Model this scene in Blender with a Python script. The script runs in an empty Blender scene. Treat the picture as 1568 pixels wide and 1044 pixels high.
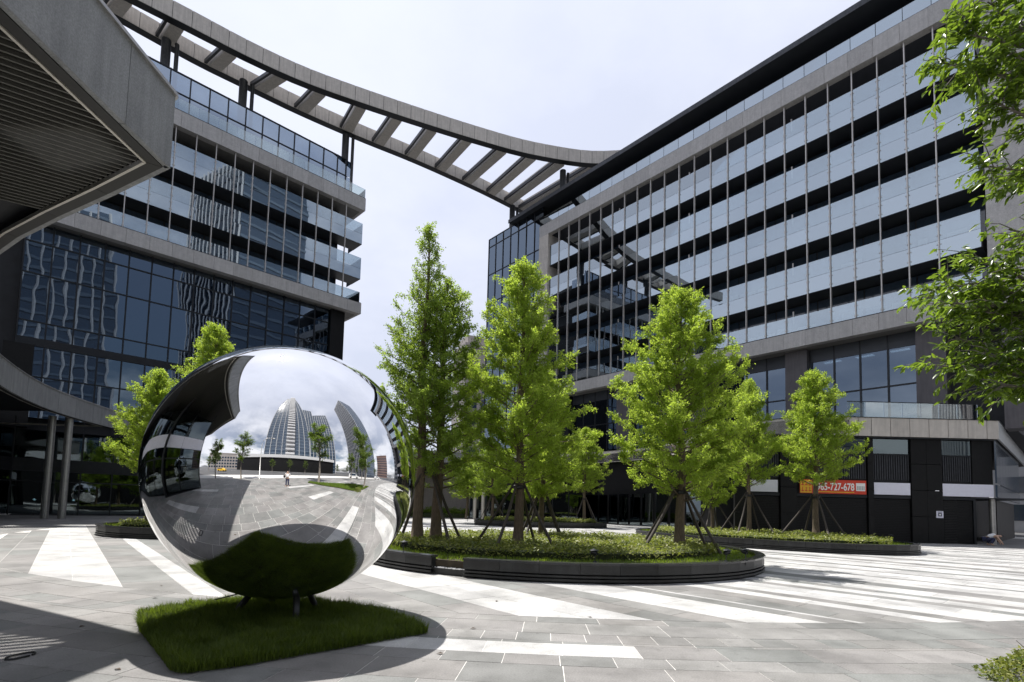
import bpy, bmesh, math, random
import numpy as np
from mathutils import Matrix, Vector
C = bpy.context.scene.collection
PI = math.pi
R = math.radians
rnd = random.Random(7)

# ------------------------------------------------------------------ camera
cd = bpy.data.cameras.new('camera'); cam = bpy.data.objects.new('camera', cd); C.objects.link(cam)
cd.sensor_width = 36; cd.lens = 800/1568*36; cd.shift_y = 200/1568; cd.clip_start = .05; cd.clip_end = 5000
cam.matrix_world = Matrix.Translation((0, 0, 1.6)) @ Matrix.Rotation(R(93.8), 4, 'X') @ Matrix.Rotation(R(1.45), 4, 'Z')
bpy.context.scene.camera = cam
# ------------------------------------------------------------------ light
SUN_EL, SUN_AZ = R(64), R(-36)         # azimuth from +Y towards +X
w = bpy.data.worlds.new('World'); bpy.context.scene.world = w; w.use_nodes = True
nt = w.node_tree; nt.nodes.clear()
def N(t, **k):
    n = nt.nodes.new(t)
    for a, v in k.items():
        if a in n.inputs: n.inputs[a].default_value = v
        else: setattr(n, a, v)
    return n
out = N('ShaderNodeOutputWorld'); bg = N('ShaderNodeBackground'); bg.inputs['Strength'].default_value = .066
sky = N('ShaderNodeTexSky'); sky.sky_type = 'NISHITA'; sky.sun_disc = False
sky.sun_elevation = SUN_EL; sky.sun_rotation = SUN_AZ; sky.air_density = 1.1; sky.dust_density = 2.6; sky.ozone_density = 1.3
tc = N('ShaderNodeTexCoord'); sep = N('ShaderNodeSeparateXYZ'); nt.links.new(tc.outputs['Generated'], sep.inputs[0])
za = N('ShaderNodeMath', operation='MAXIMUM'); nt.links.new(sep.outputs['Z'], za.inputs[0]); za.inputs[1].default_value = 0.0
zb = N('ShaderNodeMath', operation='ADD'); nt.links.new(za.outputs[0], zb.inputs[0]); zb.inputs[1].default_value = .22
dx = N('ShaderNodeMath', operation='DIVIDE'); nt.links.new(sep.outputs['X'], dx.inputs[0]); nt.links.new(zb.outputs[0], dx.inputs[1])
dy = N('ShaderNodeMath', operation='DIVIDE'); nt.links.new(sep.outputs['Y'], dy.inputs[0]); nt.links.new(zb.outputs[0], dy.inputs[1])
cmb = N('ShaderNodeCombineXYZ'); nt.links.new(dx.outputs[0], cmb.inputs[0]); nt.links.new(dy.outputs[0], cmb.inputs[1]); cmb.inputs[2].default_value = 3.3
n1 = N('ShaderNodeTexNoise'); n1.inputs['Scale'].default_value = 1.15; n1.inputs['Detail'].default_value = 9; n1.inputs['Roughness'].default_value = .56
nt.links.new(cmb.outputs[0], n1.inputs['Vector'])
cr = N('ShaderNodeValToRGB'); cr.color_ramp.elements[0].position = .41; cr.color_ramp.elements[1].position = .57
nt.links.new(n1.outputs['Fac'], cr.inputs[0])
# thin overall veil so that even the clear parts are pale
sdv = N('ShaderNodeVectorMath', operation='DOT_PRODUCT'); nt.links.new(tc.outputs['Generated'], sdv.inputs[0])
sdv.inputs[1].default_value = (math.sin(SUN_AZ)*math.cos(SUN_EL), math.cos(SUN_AZ)*math.cos(SUN_EL), math.sin(SUN_EL))
hz = N('ShaderNodeMapRange'); hz.inputs[1].default_value = -.25; hz.inputs[2].default_value = .55; hz.inputs[3].default_value = .06; hz.inputs[4].default_value = .85; nt.links.new(sdv.outputs['Value'], hz.inputs[0])
vm = N('ShaderNodeMix', data_type='RGBA'); nt.links.new(hz.outputs[0], vm.inputs[0])
gl_ = N('ShaderNodeMapRange'); gl_.inputs[1].default_value = .55; gl_.inputs[2].default_value = 1; gl_.inputs[3].default_value = 1; gl_.inputs[4].default_value = 1.2; nt.links.new(sdv.outputs['Value'], gl_.inputs[0])
gv = N('ShaderNodeVectorMath', operation='SCALE'); gv.inputs[0].default_value = (7.9, 8.4, 10.1); nt.links.new(gl_.outputs[0], gv.inputs['Scale']); nt.links.new(gv.outputs[0], vm.inputs[7])
cm = N('ShaderNodeMix', data_type='RGBA')
fm = N('ShaderNodeMath', operation='MULTIPLY'); nt.links.new(cr.outputs[0], fm.inputs[0]); fm.inputs[1].default_value = .85
nt.links.new(fm.outputs[0], cm.inputs[0]); nt.links.new(sky.outputs[0], cm.inputs[6]); cm.inputs[7].default_value = (13.5, 13.5, 13.8, 1)
nt.links.new(cm.outputs[2], vm.inputs[6]); nt.links.new(vm.outputs[2], bg.inputs[0]); nt.links.new(bg.outputs[0], out.inputs[0])
sd = bpy.data.lights.new('sun', 'SUN'); sd.energy = 5.0; sd.angle = R(.5); sd.color = (1, .965, .91)
sun = bpy.data.objects.new('sun', sd); C.objects.link(sun)
dirs = Vector((math.sin(SUN_AZ)*math.cos(SUN_EL), math.cos(SUN_AZ)*math.cos(SUN_EL), math.sin(SUN_EL)))
sun.rotation_euler = dirs.to_track_quat('Z', 'Y').to_euler()
vs = bpy.context.scene.view_settings
vs.view_transform = 'Standard'; vs.look = 'None'; vs.exposure = 0.52; vs.gamma = 1; vs.use_curve_mapping = False
bpy.context.scene.cycles.transparent_max_bounces = 16

# ------------------------------------------------------------------ materials
def newmat(name):
    m = bpy.data.materials.new(name); m.use_nodes = True
    return m, m.node_tree, m.node_tree.nodes['Principled BSDF']
def pmat(name, col, rough=.6, metal=0, var=.12, scale=6, bump=0, bscale=40, rand=0, spec=.5, speck=0, stretch=None, streak=0):
    m, t, b = newmat(name)
    L = t.links; nn = t.nodes.new
    b.inputs['Roughness'].default_value = rough; b.inputs['Metallic'].default_value = metal; b.inputs['Specular IOR Level'].default_value = spec
    tc = nn('ShaderNodeTexCoord'); src = tc.outputs['Object']
    oi = nn('ShaderNodeObjectInfo')
    ad = nn('ShaderNodeVectorMath'); ad.operation = 'ADD'; L.new(src, ad.inputs[0])
    sc = nn('ShaderNodeVectorMath'); sc.operation = 'SCALE'; L.new(oi.outputs['Location'], sc.inputs[0]); sc.inputs['Scale'].default_value = 1.37
    L.new(sc.outputs[0], ad.inputs[1]); src = ad.outputs[0]
    if stretch:
        mp = nn('ShaderNodeVectorMath'); mp.operation = 'MULTIPLY'; L.new(src, mp.inputs[0]); mp.inputs[1].default_value = stretch; src2 = mp.outputs[0]
    else: src2 = src
    no = nn('ShaderNodeTexNoise'); no.inputs['Scale'].default_value = scale; no.inputs['Detail'].default_value = 6; L.new(src2, no.inputs['Vector'])
    mr = nn('ShaderNodeMapRange'); mr.inputs[1].default_value = .3; mr.inputs[2].default_value = .7; mr.inputs[3].default_value = 1-var; mr.inputs[4].default_value = 1+var
    L.new(no.outputs['Fac'], mr.inputs[0]); f = mr.outputs[0]
    def mul(a, bb):
        x = nn('ShaderNodeMath'); x.operation = 'MULTIPLY'; L.new(a, x.inputs[0]); L.new(bb, x.inputs[1]); return x.outputs[0]
    if speck:
        vo = nn('ShaderNodeTexNoise'); vo.inputs['Scale'].default_value = 38; vo.inputs['Detail'].default_value = 3; L.new(src, vo.inputs['Vector'])
        m3 = nn('ShaderNodeMapRange'); m3.inputs[1].default_value = .35; m3.inputs[2].default_value = .65; m3.inputs[3].default_value = 1-speck; m3.inputs[4].default_value = 1+speck
        L.new(vo.outputs['Fac'], m3.inputs[0]); f = mul(f, m3.outputs[0])
    if rand:
        m2 = nn('ShaderNodeMapRange'); m2.inputs[3].default_value = 1-rand; m2.inputs[4].default_value = 1+rand
        L.new(oi.outputs['Random'], m2.inputs[0]); f = mul(f, m2.outputs[0])
    if streak:
        mp = nn('ShaderNodeVectorMath'); mp.operation = 'MULTIPLY'; L.new(src, mp.inputs[0]); mp.inputs[1].default_value = (3, 3, .25)
        sn = nn('ShaderNodeTexNoise'); sn.inputs['Scale'].default_value = 2; sn.inputs['Detail'].default_value = 5; L.new(mp.outputs[0], sn.inputs['Vector'])
        m4 = nn('ShaderNodeMapRange'); m4.inputs[1].default_value = .35; m4.inputs[2].default_value = .65; m4.inputs[3].default_value = 1-streak; m4.inputs[4].default_value = 1+streak*.5
        L.new(sn.outputs['Fac'], m4.inputs[0]); f = mul(f, m4.outputs[0])
    vmn = nn('ShaderNodeVectorMath'); vmn.operation = 'SCALE'; vmn.inputs[0].default_value = col; L.new(f, vmn.inputs['Scale'])
    L.new(vmn.outputs[0], b.inputs['Base Color'])
    if bump:
        bn = nn('ShaderNodeTexNoise'); bn.inputs['Scale'].default_value = bscale; bn.inputs['Detail'].default_value = 4; L.new(src, bn.inputs['Vector'])
        bu = nn('ShaderNodeBump'); bu.inputs['Strength'].default_value = bump; bu.inputs['Distance'].default_value = .01; L.new(bn.outputs['Fac'], bu.inputs['Height']); L.new(bu.outputs[0], b.inputs['Normal'])
    return m
def tonemat(name, rough=.6, spec=.4, speck=.1, bump=.15, dirt=.12):
    m, t, b = newmat(name); L = t.links; nn = t.nodes.new
    at = nn('ShaderNodeAttribute'); at.attribute_name = 'tone'
    ge = nn('ShaderNodeNewGeometry')
    no = nn('ShaderNodeTexNoise'); no.inputs['Scale'].default_value = 60; no.inputs['Detail'].default_value = 4; L.new(ge.outputs['Position'], no.inputs['Vector'])
    mr = nn('ShaderNodeMapRange'); mr.inputs[1].default_value = .35; mr.inputs[2].default_value = .65; mr.inputs[3].default_value = 1-speck; mr.inputs[4].default_value = 1+speck; L.new(no.outputs['Fac'], mr.inputs[0])
    n2 = nn('ShaderNodeTexNoise'); n2.inputs['Scale'].default_value = .9; n2.inputs['Detail'].default_value = 8; n2.inputs['Roughness'].default_value = .65; L.new(ge.outputs['Position'], n2.inputs['Vector'])
    m2 = nn('ShaderNodeMapRange'); m2.inputs[1].default_value = .36; m2.inputs[2].default_value = .62; m2.inputs[3].default_value = 1-dirt; m2.inputs[4].default_value = 1+dirt*.5; L.new(n2.outputs['Fac'], m2.inputs[0])
    x = nn('ShaderNodeMath'); x.operation = 'MULTIPLY'; L.new(mr.outputs[0], x.inputs[0]); L.new(m2.outputs[0], x.inputs[1])
    vo = nn('ShaderNodeTexVoronoi'); vo.inputs['Scale'].default_value = 2.3; L.new(ge.outputs['Position'], vo.inputs['Vector'])
    sp_ = nn('ShaderNodeMapRange'); sp_.inputs[1].default_value = .035; sp_.inputs[2].default_value = .055; sp_.inputs[3].default_value = .62; sp_.inputs[4].default_value = 1; L.new(vo.outputs['Distance'], sp_.inputs[0])
    n5 = nn('ShaderNodeTexNoise'); n5.inputs['Scale'].default_value = 4.5; n5.inputs['Detail'].default_value = 6; n5.inputs['Roughness'].default_value = .7; L.new(ge.outputs['Position'], n5.inputs['Vector'])
    m5 = nn('ShaderNodeMapRange'); m5.inputs[1].default_value = .56; m5.inputs[2].default_value = .68; m5.inputs[3].default_value = 1; m5.inputs[4].default_value = .80; L.new(n5.outputs['Fac'], m5.inputs[0])
    x2 = nn('ShaderNodeMath'); x2.operation = 'MULTIPLY'; L.new(sp_.outputs[0], x2.inputs[0]); L.new(m5.outputs[0], x2.inputs[1])
    x3 = nn('ShaderNodeMath'); x3.operation = 'MULTIPLY'; L.new(x2.outputs[0], x3.inputs[0]); L.new(x.outputs[0], x3.inputs[1]); x = x3
    v = nn('ShaderNodeVectorMath'); v.operation = 'SCALE'; L.new(at.outputs['Color'], v.inputs[0]); L.new(x.outputs[0], v.inputs['Scale'])
    L.new(v.outputs[0], b.inputs['Base Color']); b.inputs['Specular IOR Level'].default_value = spec
    m3 = nn('ShaderNodeMapRange'); m3.inputs[1].default_value = .3; m3.inputs[2].default_value = .7; m3.inputs[3].default_value = rough-.12; m3.inputs[4].default_value = rough+.12; L.new(n2.outputs['Fac'], m3.inputs[0]); L.new(m3.outputs[0], b.inputs['Roughness'])
    bu = nn('ShaderNodeBump'); bu.inputs['Strength'].default_value = bump; bu.inputs['Distance'].default_value = .004; L.new(no.outputs['Fac'], bu.inputs['Height']); L.new(bu.outputs[0], b.inputs['Normal'])
    return m
def glassmat(name, tint=(.3, .34, .36), refl=.35,  gcol=(.95, .97, 1), rough=.01, wav=.05, wscale=.35, rv=.10):
    m = bpy.data.materials.new(name); m.use_nodes = True; t = m.node_tree; t.nodes.clear(); L = t.links; nn = t.nodes.new
    o = nn('ShaderNodeOutputMaterial'); mx = nn('ShaderNodeMixShader'); tr = nn('ShaderNodeBsdfTransparent'); gl = nn('ShaderNodeBsdfGlossy')
    tr.inputs[0].default_value = (*tint, 1); gl.inputs[0].default_value = (*gcol, 1); gl.inputs['Roughness'].default_value = rough
    oj = nn('ShaderNodeObjectInfo'); rvn = nn('ShaderNodeMapRange'); rvn.inputs[3].default_value = 1-rv; rvn.inputs[4].default_value = 1; L.new(oj.outputs['Random'], rvn.inputs[0])
    vsn = nn('ShaderNodeVectorMath'); vsn.operation = 'SCALE'; vsn.inputs[0].default_value = gcol; L.new(rvn.outputs[0], vsn.inputs['Scale']); L.new(vsn.outputs[0], gl.inputs[0])
    lw = nn('ShaderNodeFresnel'); lw.inputs[0].default_value = 1.5
    mr = nn('ShaderNodeMapRange'); mr.inputs[1].default_value = 0; mr.inputs[2].default_value = 1; mr.inputs[3].default_value = refl; mr.inputs[4].default_value = 1; L.new(lw.outputs[0], mr.inputs[0])
    L.new(mr.outputs[0], mx.inputs[0]); L.new(tr.outputs[0], mx.inputs[1]); L.new(gl.outputs[0], mx.inputs[2])
    ge = nn('ShaderNodeNewGeometry'); oi = nn('ShaderNodeObjectInfo')
    no = nn('ShaderNodeTexNoise'); no.inputs['Scale'].default_value = wscale; no.inputs['Detail'].default_value = 1; no.noise_dimensions = '4D'
    L.new(ge.outputs['Position'], no.inputs['Vector'])
    mu = nn('ShaderNodeMath'); mu.operation = 'MULTIPLY'; mu.inputs[1].default_value = 5; L.new(oi.outputs['Random'], mu.inputs[0]); L.new(mu.outputs[0], no.inputs['W'])
    bu = nn('ShaderNodeBump'); bu.inputs['Strength'].default_value = 1; bu.inputs['Distance'].default_value = wav; L.new(no.outputs['Fac'], bu.inputs['Height'])
    L.new(bu.outputs[0], gl.inputs['Normal']); L.new(mx.outputs[0], o.inputs[0])
    return m
def leafmat(name, c1, c2, trans, tf=.45, rough=.5):
    m = bpy.data.materials.new(name); m.use_nodes = True; t = m.node_tree; t.nodes.clear(); L = t.links; nn = t.nodes.new
    o = nn('ShaderNodeOutputMaterial'); mx = nn('ShaderNodeMixShader'); p = nn('ShaderNodeBsdfPrincipled'); tl = nn('ShaderNodeBsdfTranslucent')
    at = nn('ShaderNodeAttribute'); at.attribute_name = 'tone'
    mc = nn('ShaderNodeMix'); mc.data_type = 'RGBA'; mc.inputs[6].default_value = (*c1, 1); mc.inputs[7].default_value = (*c2, 1); L.new(at.outputs['Fac'], mc.inputs[0])
    L.new(mc.outputs[2], p.inputs['Base Color']); p.inputs['Roughness'].default_value = rough; p.inputs['Specular IOR Level'].default_value = .35
    mt = nn('ShaderNodeMix'); mt.data_type = 'RGBA'; mt.inputs[6].default_value = (*[x*.72 for x in trans], 1); mt.inputs[7].default_value = (*[x*1.15 for x in trans], 1); L.new(at.outputs['Fac'], mt.inputs[0])
    L.new(mt.outputs[2], tl.inputs[0]); mx.inputs[0].default_value = tf
    L.new(p.outputs[0], mx.inputs[1]); L.new(tl.outputs[0], mx.inputs[2]); L.new(mx.outputs[0], o.inputs[0])
    return m
M = {}
M['slab'] = tonemat('paving stone', dirt=.26, speck=.13)
M['mortar'] = pmat('pale mortar', (.62, .60, .57), .9, var=.2, scale=8)
M['asphalt'] = pmat('asphalt', (.07, .07, .072), .85, var=.25, scale=3, bump=.3)
M['granite'] = pmat('grey granite cladding', (.40, .39, .385), .55, var=.08, scale=3, speck=.22, rand=.07, bump=.15, bscale=120, streak=.10)
M['granite_l'] = pmat('light granite cladding', (.50, .465, .425), .5, var=.07, scale=3, speck=.12, rand=.05, streak=.12)
M['blackstone'] = pmat('black granite', (.020, .021, .022), .42, var=.3, scale=4, speck=.25, rand=.15, streak=.35)
M['coping'] = pmat('polished black coping', (.03, .031, .034), .22, var=.2, scale=5, speck=.2)
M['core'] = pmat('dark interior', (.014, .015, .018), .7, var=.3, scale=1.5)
M['slabedge'] = pmat('dark painted concrete', (.03, .03, .033), .8, var=.2, scale=1)
M['column'] = pmat('dark purple grey stone', (.085, .078, .085), .5, var=.12, scale=1.5, streak=.15)
M['soffit_dark'] = pmat('dark bronze soffit panel', (.014, .0135, .0125), .55, var=.07, scale=2, rand=.05)
M['soffit'] = pmat('grey soffit panel', (.17, .165, .16), .6, var=.07, scale=2, rand=.05)
M['eave'] = pmat('dark metal eave', (.045, .05, .06), .45, metal=.3, var=.12, scale=1)
M['granite_c'] = pmat('dark speckled canopy granite', (.235, .24, .245), .5, var=.10, scale=2, speck=.16, rand=.05, bump=.15, bscale=120, streak=.16)
M['fin'] = pmat('pale metal fin', (.50, .48, .46), .4, metal=.4, var=.08, rand=.08)
M['mullion'] = pmat('black anodised metal', (.02, .022, .026), .4, metal=.5, var=.1)
M['darkmetal'] = pmat('dark grey steel', (.06, .063, .07), .45, metal=.6, var=.2, streak=.2)
M['steel'] = pmat('brushed steel', (.42, .41, .40), .4, metal=.8, var=.1)
M['trim'] = pmat('champagne metal trim', (.50, .47, .42), .4, metal=.5, var=.06)
M['louvre'] = pmat('olive grey louvre metal', (.10, .097, .085), .5, metal=.3, var=.1)
M['glass'] = glassmat('curtain wall glass', (.12, .15, .18), .20, (.60, .74, .92), wav=.006, wscale=.5)
M['glass_sp'] = glassmat('reflective spandrel glass', (.30, .36, .38), .50, (.76, .86, .94), wav=.006, wscale=.3)
M['glass_rp'] = glassmat('balcony rail glass', (.62, .68, .70), .38, (.78, .88, .96), wav=.006, wscale=.3)
M['blind'] = pmat('pale window blind', (.50, .52, .53), .7, var=.05, rand=.25)
M['glass_rail'] = glassmat('clear railing glass', (.80, .87, .87), .14, (1, 1, 1), wav=.002)
M['glass_shop'] = glassmat('shopfront glass', (.12, .17, .19), .09, (.8, .95, 1), wav=.012)
M['glass_screen'] = glassmat('pale roof screen glass', (.25, .32, .38), .50, (.72, .82, .95), wav=.004)
M['panel_l'] = pmat('pale grey panel', (.45, .47, .48), .45, var=.04, rand=.05)
M['white'] = pmat('white sign panel', (.74, .74, .84), .5, var=.03)
M['red'] = pmat('red banner vinyl', (.62, .05, .02), .5, var=.08)
M['yellow'] = pmat('yellow banner print', (.80, .45, .02), .5, var=.1)
M['ink'] = pmat('white print', (.85, .85, .82), .5, var=.02)
M['shutter'] = pmat('black roller shutter', (.009, .009, .0095), .55, var=.2, spec=.25)
M['blackpanel'] = pmat('black cladding panel', (.0065, .0065, .007), .5, var=.25, rand=.2, spec=.25)
M['soil'] = pmat('soil', (.045, .035, .022), .95, var=.3, scale=8, bump=.6)
M['bark'] = pmat('cypress bark', (.12, .09, .06), .9, var=.35, scale=7, bump=.8, bscale=25, stretch=(6, 6, 1))
M['bark2'] = pmat('smooth grey bark', (.16, .14, .12), .85, var=.3, scale=7, bump=.5, bscale=25, stretch=(4, 4, 1))
M['stake'] = pmat('weathered stake wood', (.055, .045, .038), .8, var=.45, scale=12, stretch=(8, 8, 1.2), bump=.4)
M['leafA'] = leafmat('cypress needles', (.11, .175, .022), (.25, .33, .045), (.54, .70, .08), .54)
M['leafB'] = leafmat('darker cypress needles', (.07, .125, .02), (.18, .25, .04), (.42, .57, .07), .52)
M['leafC'] = leafmat('glossy broad leaves', (.035, .07, .012), (.09, .14, .018), (.28, .42, .035), .42, .30)
M['shrub'] = leafmat('low shrub leaves', (.07, .11, .015), (.32, .32, .09), (.32, .38, .05), .35)
M['grass'] = leafmat('long grass blades', (.040, .070, .010), (.13, .17, .028), (.21, .30, .025), .42)
M['lawn'] = leafmat('bright lawn blades', (.08, .14, .015), (.16, .24, .03), (.30, .42, .03), .4)
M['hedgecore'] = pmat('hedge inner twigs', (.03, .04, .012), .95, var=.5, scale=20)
M['lead'] = pmat('dry leaf', (.06, .04, .025), .8)
M['cable'] = pmat('black rubber cable', (.012, .012, .012), .5)
M['pebble'] = pmat('pale pebbles', (.42, .42, .42), .6, var=.35, scale=30, rand=.2)
M['tower'] = glassmat('blue tower glass', (.02, .03, .05), .30, (.55, .68, .85), wav=.03, wscale=.2)
M['towerwall'] = pmat('pale tower cladding', (.50, .50, .51), .6, var=.05)
M['darkglass'] = pmat('dark blue glass', (.03, .05, .08), .08, metal=.0, var=.1, spec=1.0)
M['beige'] = pmat('beige render', (.42, .38, .35), .8, var=.08, streak=.12)
M['redbrick'] = pmat('pinkish render', (.42, .27, .22), .8, var=.08)
M['skin'] = pmat('skin', (.5, .32, .23), .5)
M['shirt'] = pmat('white cotton shirt', (.75, .75, .76), .8)
M['navy'] = pmat('dark blue cloth', (.03, .035, .08), .85)
M['blackcloth'] = pmat('black cloth', (.02, .02, .022), .85)
M['hair'] = pmat('black hair', (.012, .01, .009), .5)
M['lamp_on'] = bpy.data.materials.new('lit ceiling lamp'); M['lamp_on'].use_nodes = True
_b = M['lamp_on'].node_tree.nodes['Principled BSDF']; _b.inputs['Emission Color'].default_value = (1, .97, .92, 1); _b.inputs['Emission Strength'].default_value = 5
# mirror polished steel
mm, t, b = newmat('mirror polished steel'); M['mirror'] = mm
b.inputs['Metallic'].default_value = 1; b.inputs['Base Color'].default_value = (.90, .90, .905, 1); b.inputs['Roughness'].default_value = .008
_n = t.nodes.new('ShaderNodeTexNoise'); _n.inputs['Scale'].default_value = 1.6; _n.inputs['Detail'].default_value = 9; _n.inputs['Roughness'].default_value = .7
_m = t.nodes.new('ShaderNodeMapRange'); _m.inputs[1].default_value = .5; _m.inputs[2].default_value = .75; _m.inputs[3].default_value = .004; _m.inputs[4].default_value = .07
_t = t.nodes.new('ShaderNodeTexCoord'); t.links.new(_t.outputs['Object'], _n.inputs['Vector']); t.links.new(_n.outputs['Fac'], _m.inputs[0]); t.links.new(_m.outputs[0], b.inputs['Roughness'])
_m2 = t.nodes.new('ShaderNodeMapRange'); _m2.inputs[1].default_value = .45; _m2.inputs[2].default_value = .75; _m2.inputs[3].default_value = .92; _m2.inputs[4].default_value = .84; t.links.new(_n.outputs['Fac'], _m2.inputs[0]); t.links.new(_m2.outputs[0], b.inputs['Base Color'])

# ------------------------------------------------------------------ mesh helpers
class MB:
    def __init__(s): s.v = []; s.f = []; s.t = []
    def add(s, vs, fs, tone=None):
        o = len(s.v); s.v += [tuple(x) for x in vs]; s.f += [tuple(i+o for i in f) for f in fs]
        if tone is not None: s.t += [tone]*len(fs)
    def box(s, x0, x1, y0, y1, z0, z1, tone=None):
        s.add([(x0,y0,z0),(x1,y0,z0),(x1,y1,z0),(x0,y1,z0),(x0,y0,z1),(x1,y0,z1),(x1,y1,z1),(x0,y1,z1)],
              [(3,2,1,0),(4,5,6,7),(0,1,5,4),(1,2,6,5),(2,3,7,6),(3,0,4,7)], tone)
    def prism(s, pts, z0, z1, tone=None, zt=None):
        n = len(pts); zt = zt or [z1]*n; zb = z0 if isinstance(z0, list) else [z0]*n
        s.add([(p[0],p[1],zb[i]) for i, p in enumerate(pts)]+[(p[0],p[1],zt[i]) for i, p in enumerate(pts)],
              [tuple(range(n-1,-1,-1)), tuple(range(n,2*n))]+[(i,(i+1)%n,(i+1)%n+n,i+n) for i in range(n)], tone)
    def tube(s, pts, rad, n=6, cap=True):
        pts = [Vector(p) for p in pts]; rings = []
        rr = rad if isinstance(rad, (list, tuple)) else [rad]*len(pts)
        o = len(s.v)
        for i, p in enumerate(pts):
            d = (pts[min(i+1,len(pts)-1)]-pts[max(i-1,0)]).normalized()
            a = Vector((0,0,1)) if abs(d.z) < .9 else Vector((1,0,0))
            u = d.cross(a).normalized(); v = d.cross(u)
            for k in range(n):
                t = 2*PI*k/n; s.v.append(tuple(p+(u*math.cos(t)+v*math.sin(t))*rr[i]))
        for i in range(len(pts)-1):
            for k in range(n):
                a, b2 = o+i*n+k, o+i*n+(k+1)%n; s.f.append((a, b2, b2+n, a+n))
        if cap:
            s.f.append(tuple(o+k for k in range(n))); s.f.append(tuple(o+(len(pts)-1)*n+n-1-k for k in range(n)))
    def lathe(s, prof, cx, cy, n=16):
        o = len(s.v)
        for r_, z in prof:
            for k in range(n): t = 2*PI*k/n; s.v.append((cx+r_*math.cos(t), cy+r_*math.sin(t), z))
        for i in range(len(prof)-1):
            for k in range(n):
                a, b2 = o+i*n+k, o+i*n+(k+1)%n; s.f.append((a, b2, b2+n, a+n))
    def mesh(s, name, mat):
        me = bpy.data.meshes.new(name); me.from_pydata(s.v, [], s.f); me.materials.append(mat)
        if s.t:
            at = me.attributes.new('tone', 'FLOAT_COLOR', 'FACE')
            at.data.foreach_set('color', np.array([(*c, 1) for c in s.t], dtype=np.float32).ravel())
        me.update(); return me
    def build(s, name, mat, parent=None, smooth=False):
        me = s.mesh(name, mat)
        if smooth: me.polygons.foreach_set('use_smooth', [True]*len(me.polygons))
        return link(name, me, parent)
def link(name, me, parent=None, loc=(0,0,0), rot=(0,0,0)):
    o = bpy.data.objects.new(name, me); C.objects.link(o); o.parent = parent; o.location = loc; o.rotation_euler = rot
    return o
def tag(o, label=None, cat=None, group=None, kind=None):
    if label: o['label'] = label
    if cat: o['category'] = cat
    if group: o['group'] = group
    if kind: o['kind'] = kind
    return o
def thing(name, label, cat, loc=(0,0,0), rz=0, group=None):
    o = bpy.data.objects.new(name, None); C.objects.link(o); o.location = loc; o.rotation_euler = (0,0,rz)
    o.empty_display_size = .3
    return tag(o, label, cat, group)
_cache = {}
def boxmesh(dx_, dy_, dz_, mat):
    k = (round(dx_,3), round(dy_,3), round(dz_,3), mat)
    if k not in _cache:
        m = MB(); m.box(-dx_/2, dx_/2, -dy_/2, dy_/2, -dz_/2, dz_/2); _cache[k] = m.mesh('block', M[mat])
    return _cache[k]
def part(parent, name, x0, x1, y0, y1, z0, z1, mat, rot=(0,0,0)):
    return link(name, boxmesh(x1-x0, y1-y0, z1-z0, mat), parent, ((x0+x1)/2, (y0+y1)/2, (z0+z1)/2), rot)
def bulk(name, V, F, mat, tone=None, parent=None, nper=4):
    """fast mesh from numpy: V (n,3), faces of nper verts each"""
    me = bpy.data.meshes.new(name); nv = len(V); nf = len(F)
    me.vertices.add(nv); me.vertices.foreach_set('co', V.astype(np.float32).ravel())
    me.loops.add(nf*nper); me.loops.foreach_set('vertex_index', F.astype(np.int32).ravel())
    me.polygons.add(nf); me.polygons.foreach_set('loop_start', np.arange(0, nf*nper, nper, dtype=np.int32))
    me.materials.append(mat)
    if tone is not None:
        at = me.attributes.new('tone', 'FLOAT', 'FACE'); at.data.foreach_set('value', tone.astype(np.float32))
    me.update(calc_edges=True); me.validate()
    return me
def K(z): return (z-1.6)*1.08+1.6
def copy_tree(o, parent=None, deep=True):
    c = o.copy(); C.objects.link(c); c.parent = parent
    for ch in list(o.children): copy_tree(ch, c)
    return c
# ------------------------------------------------------------------ ground and paving
g = MB(); g.box(-2500, 2500, -2500, 2500, -.6, -.03); tag(g.build('ground', M['asphalt']), 'flat ground of the city reaching the horizon', 'ground', kind='structure')
CX, CY, RAD = 2.226, 33.148, 25.45
paving = MB(); ring = [(CX+46*math.cos(a), CY+46*math.sin(a)) for a in np.linspace(0, 2*PI, 96, endpoint=False)]
paving.prism(ring, -.028, -.0035)
pav = tag(paving.build('plaza_paving', M['mortar']), 'stone paved plaza with white wedge stripes inside curved rings', 'paving', kind='structure')
GREYS = [(.205,.20,.192), (.220,.210,.202), (.182,.182,.176), (.212,.206,.200), (.238,.232,.224), (.190,.194,.187), (.224,.215,.209)]
WHITE = [(.43,.425,.415), (.455,.45,.44), (.405,.40,.395)]
def tone(white, r_):
    c = r_.choice(WHITE if white else GREYS); k = r_.uniform(.93, 1.07)*(1.03 if white else 1.0)
    return tuple(x*k for x in c)
slabs = []
def slab(p, col, r_): slabs.append((p, col, r_.uniform(-.0012, .0012)))
G = .0045
def quad(a, b, c, d):
    """shrinks the quad a,b,c,d by the joint width"""
    P = [np.array(x, float) for x in (a, b, c, d)]; o = []
    for i in range(4):
        q = P[i]; e = P[(i+1) % 4]-q; f = P[i-1]-q; le = np.linalg.norm(e)+1e-9; lf = np.linalg.norm(f)+1e-9
        o.append(tuple(q+e/le*min(G, le*.2)+f/lf*min(G, lf*.2)))
    return o
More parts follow.
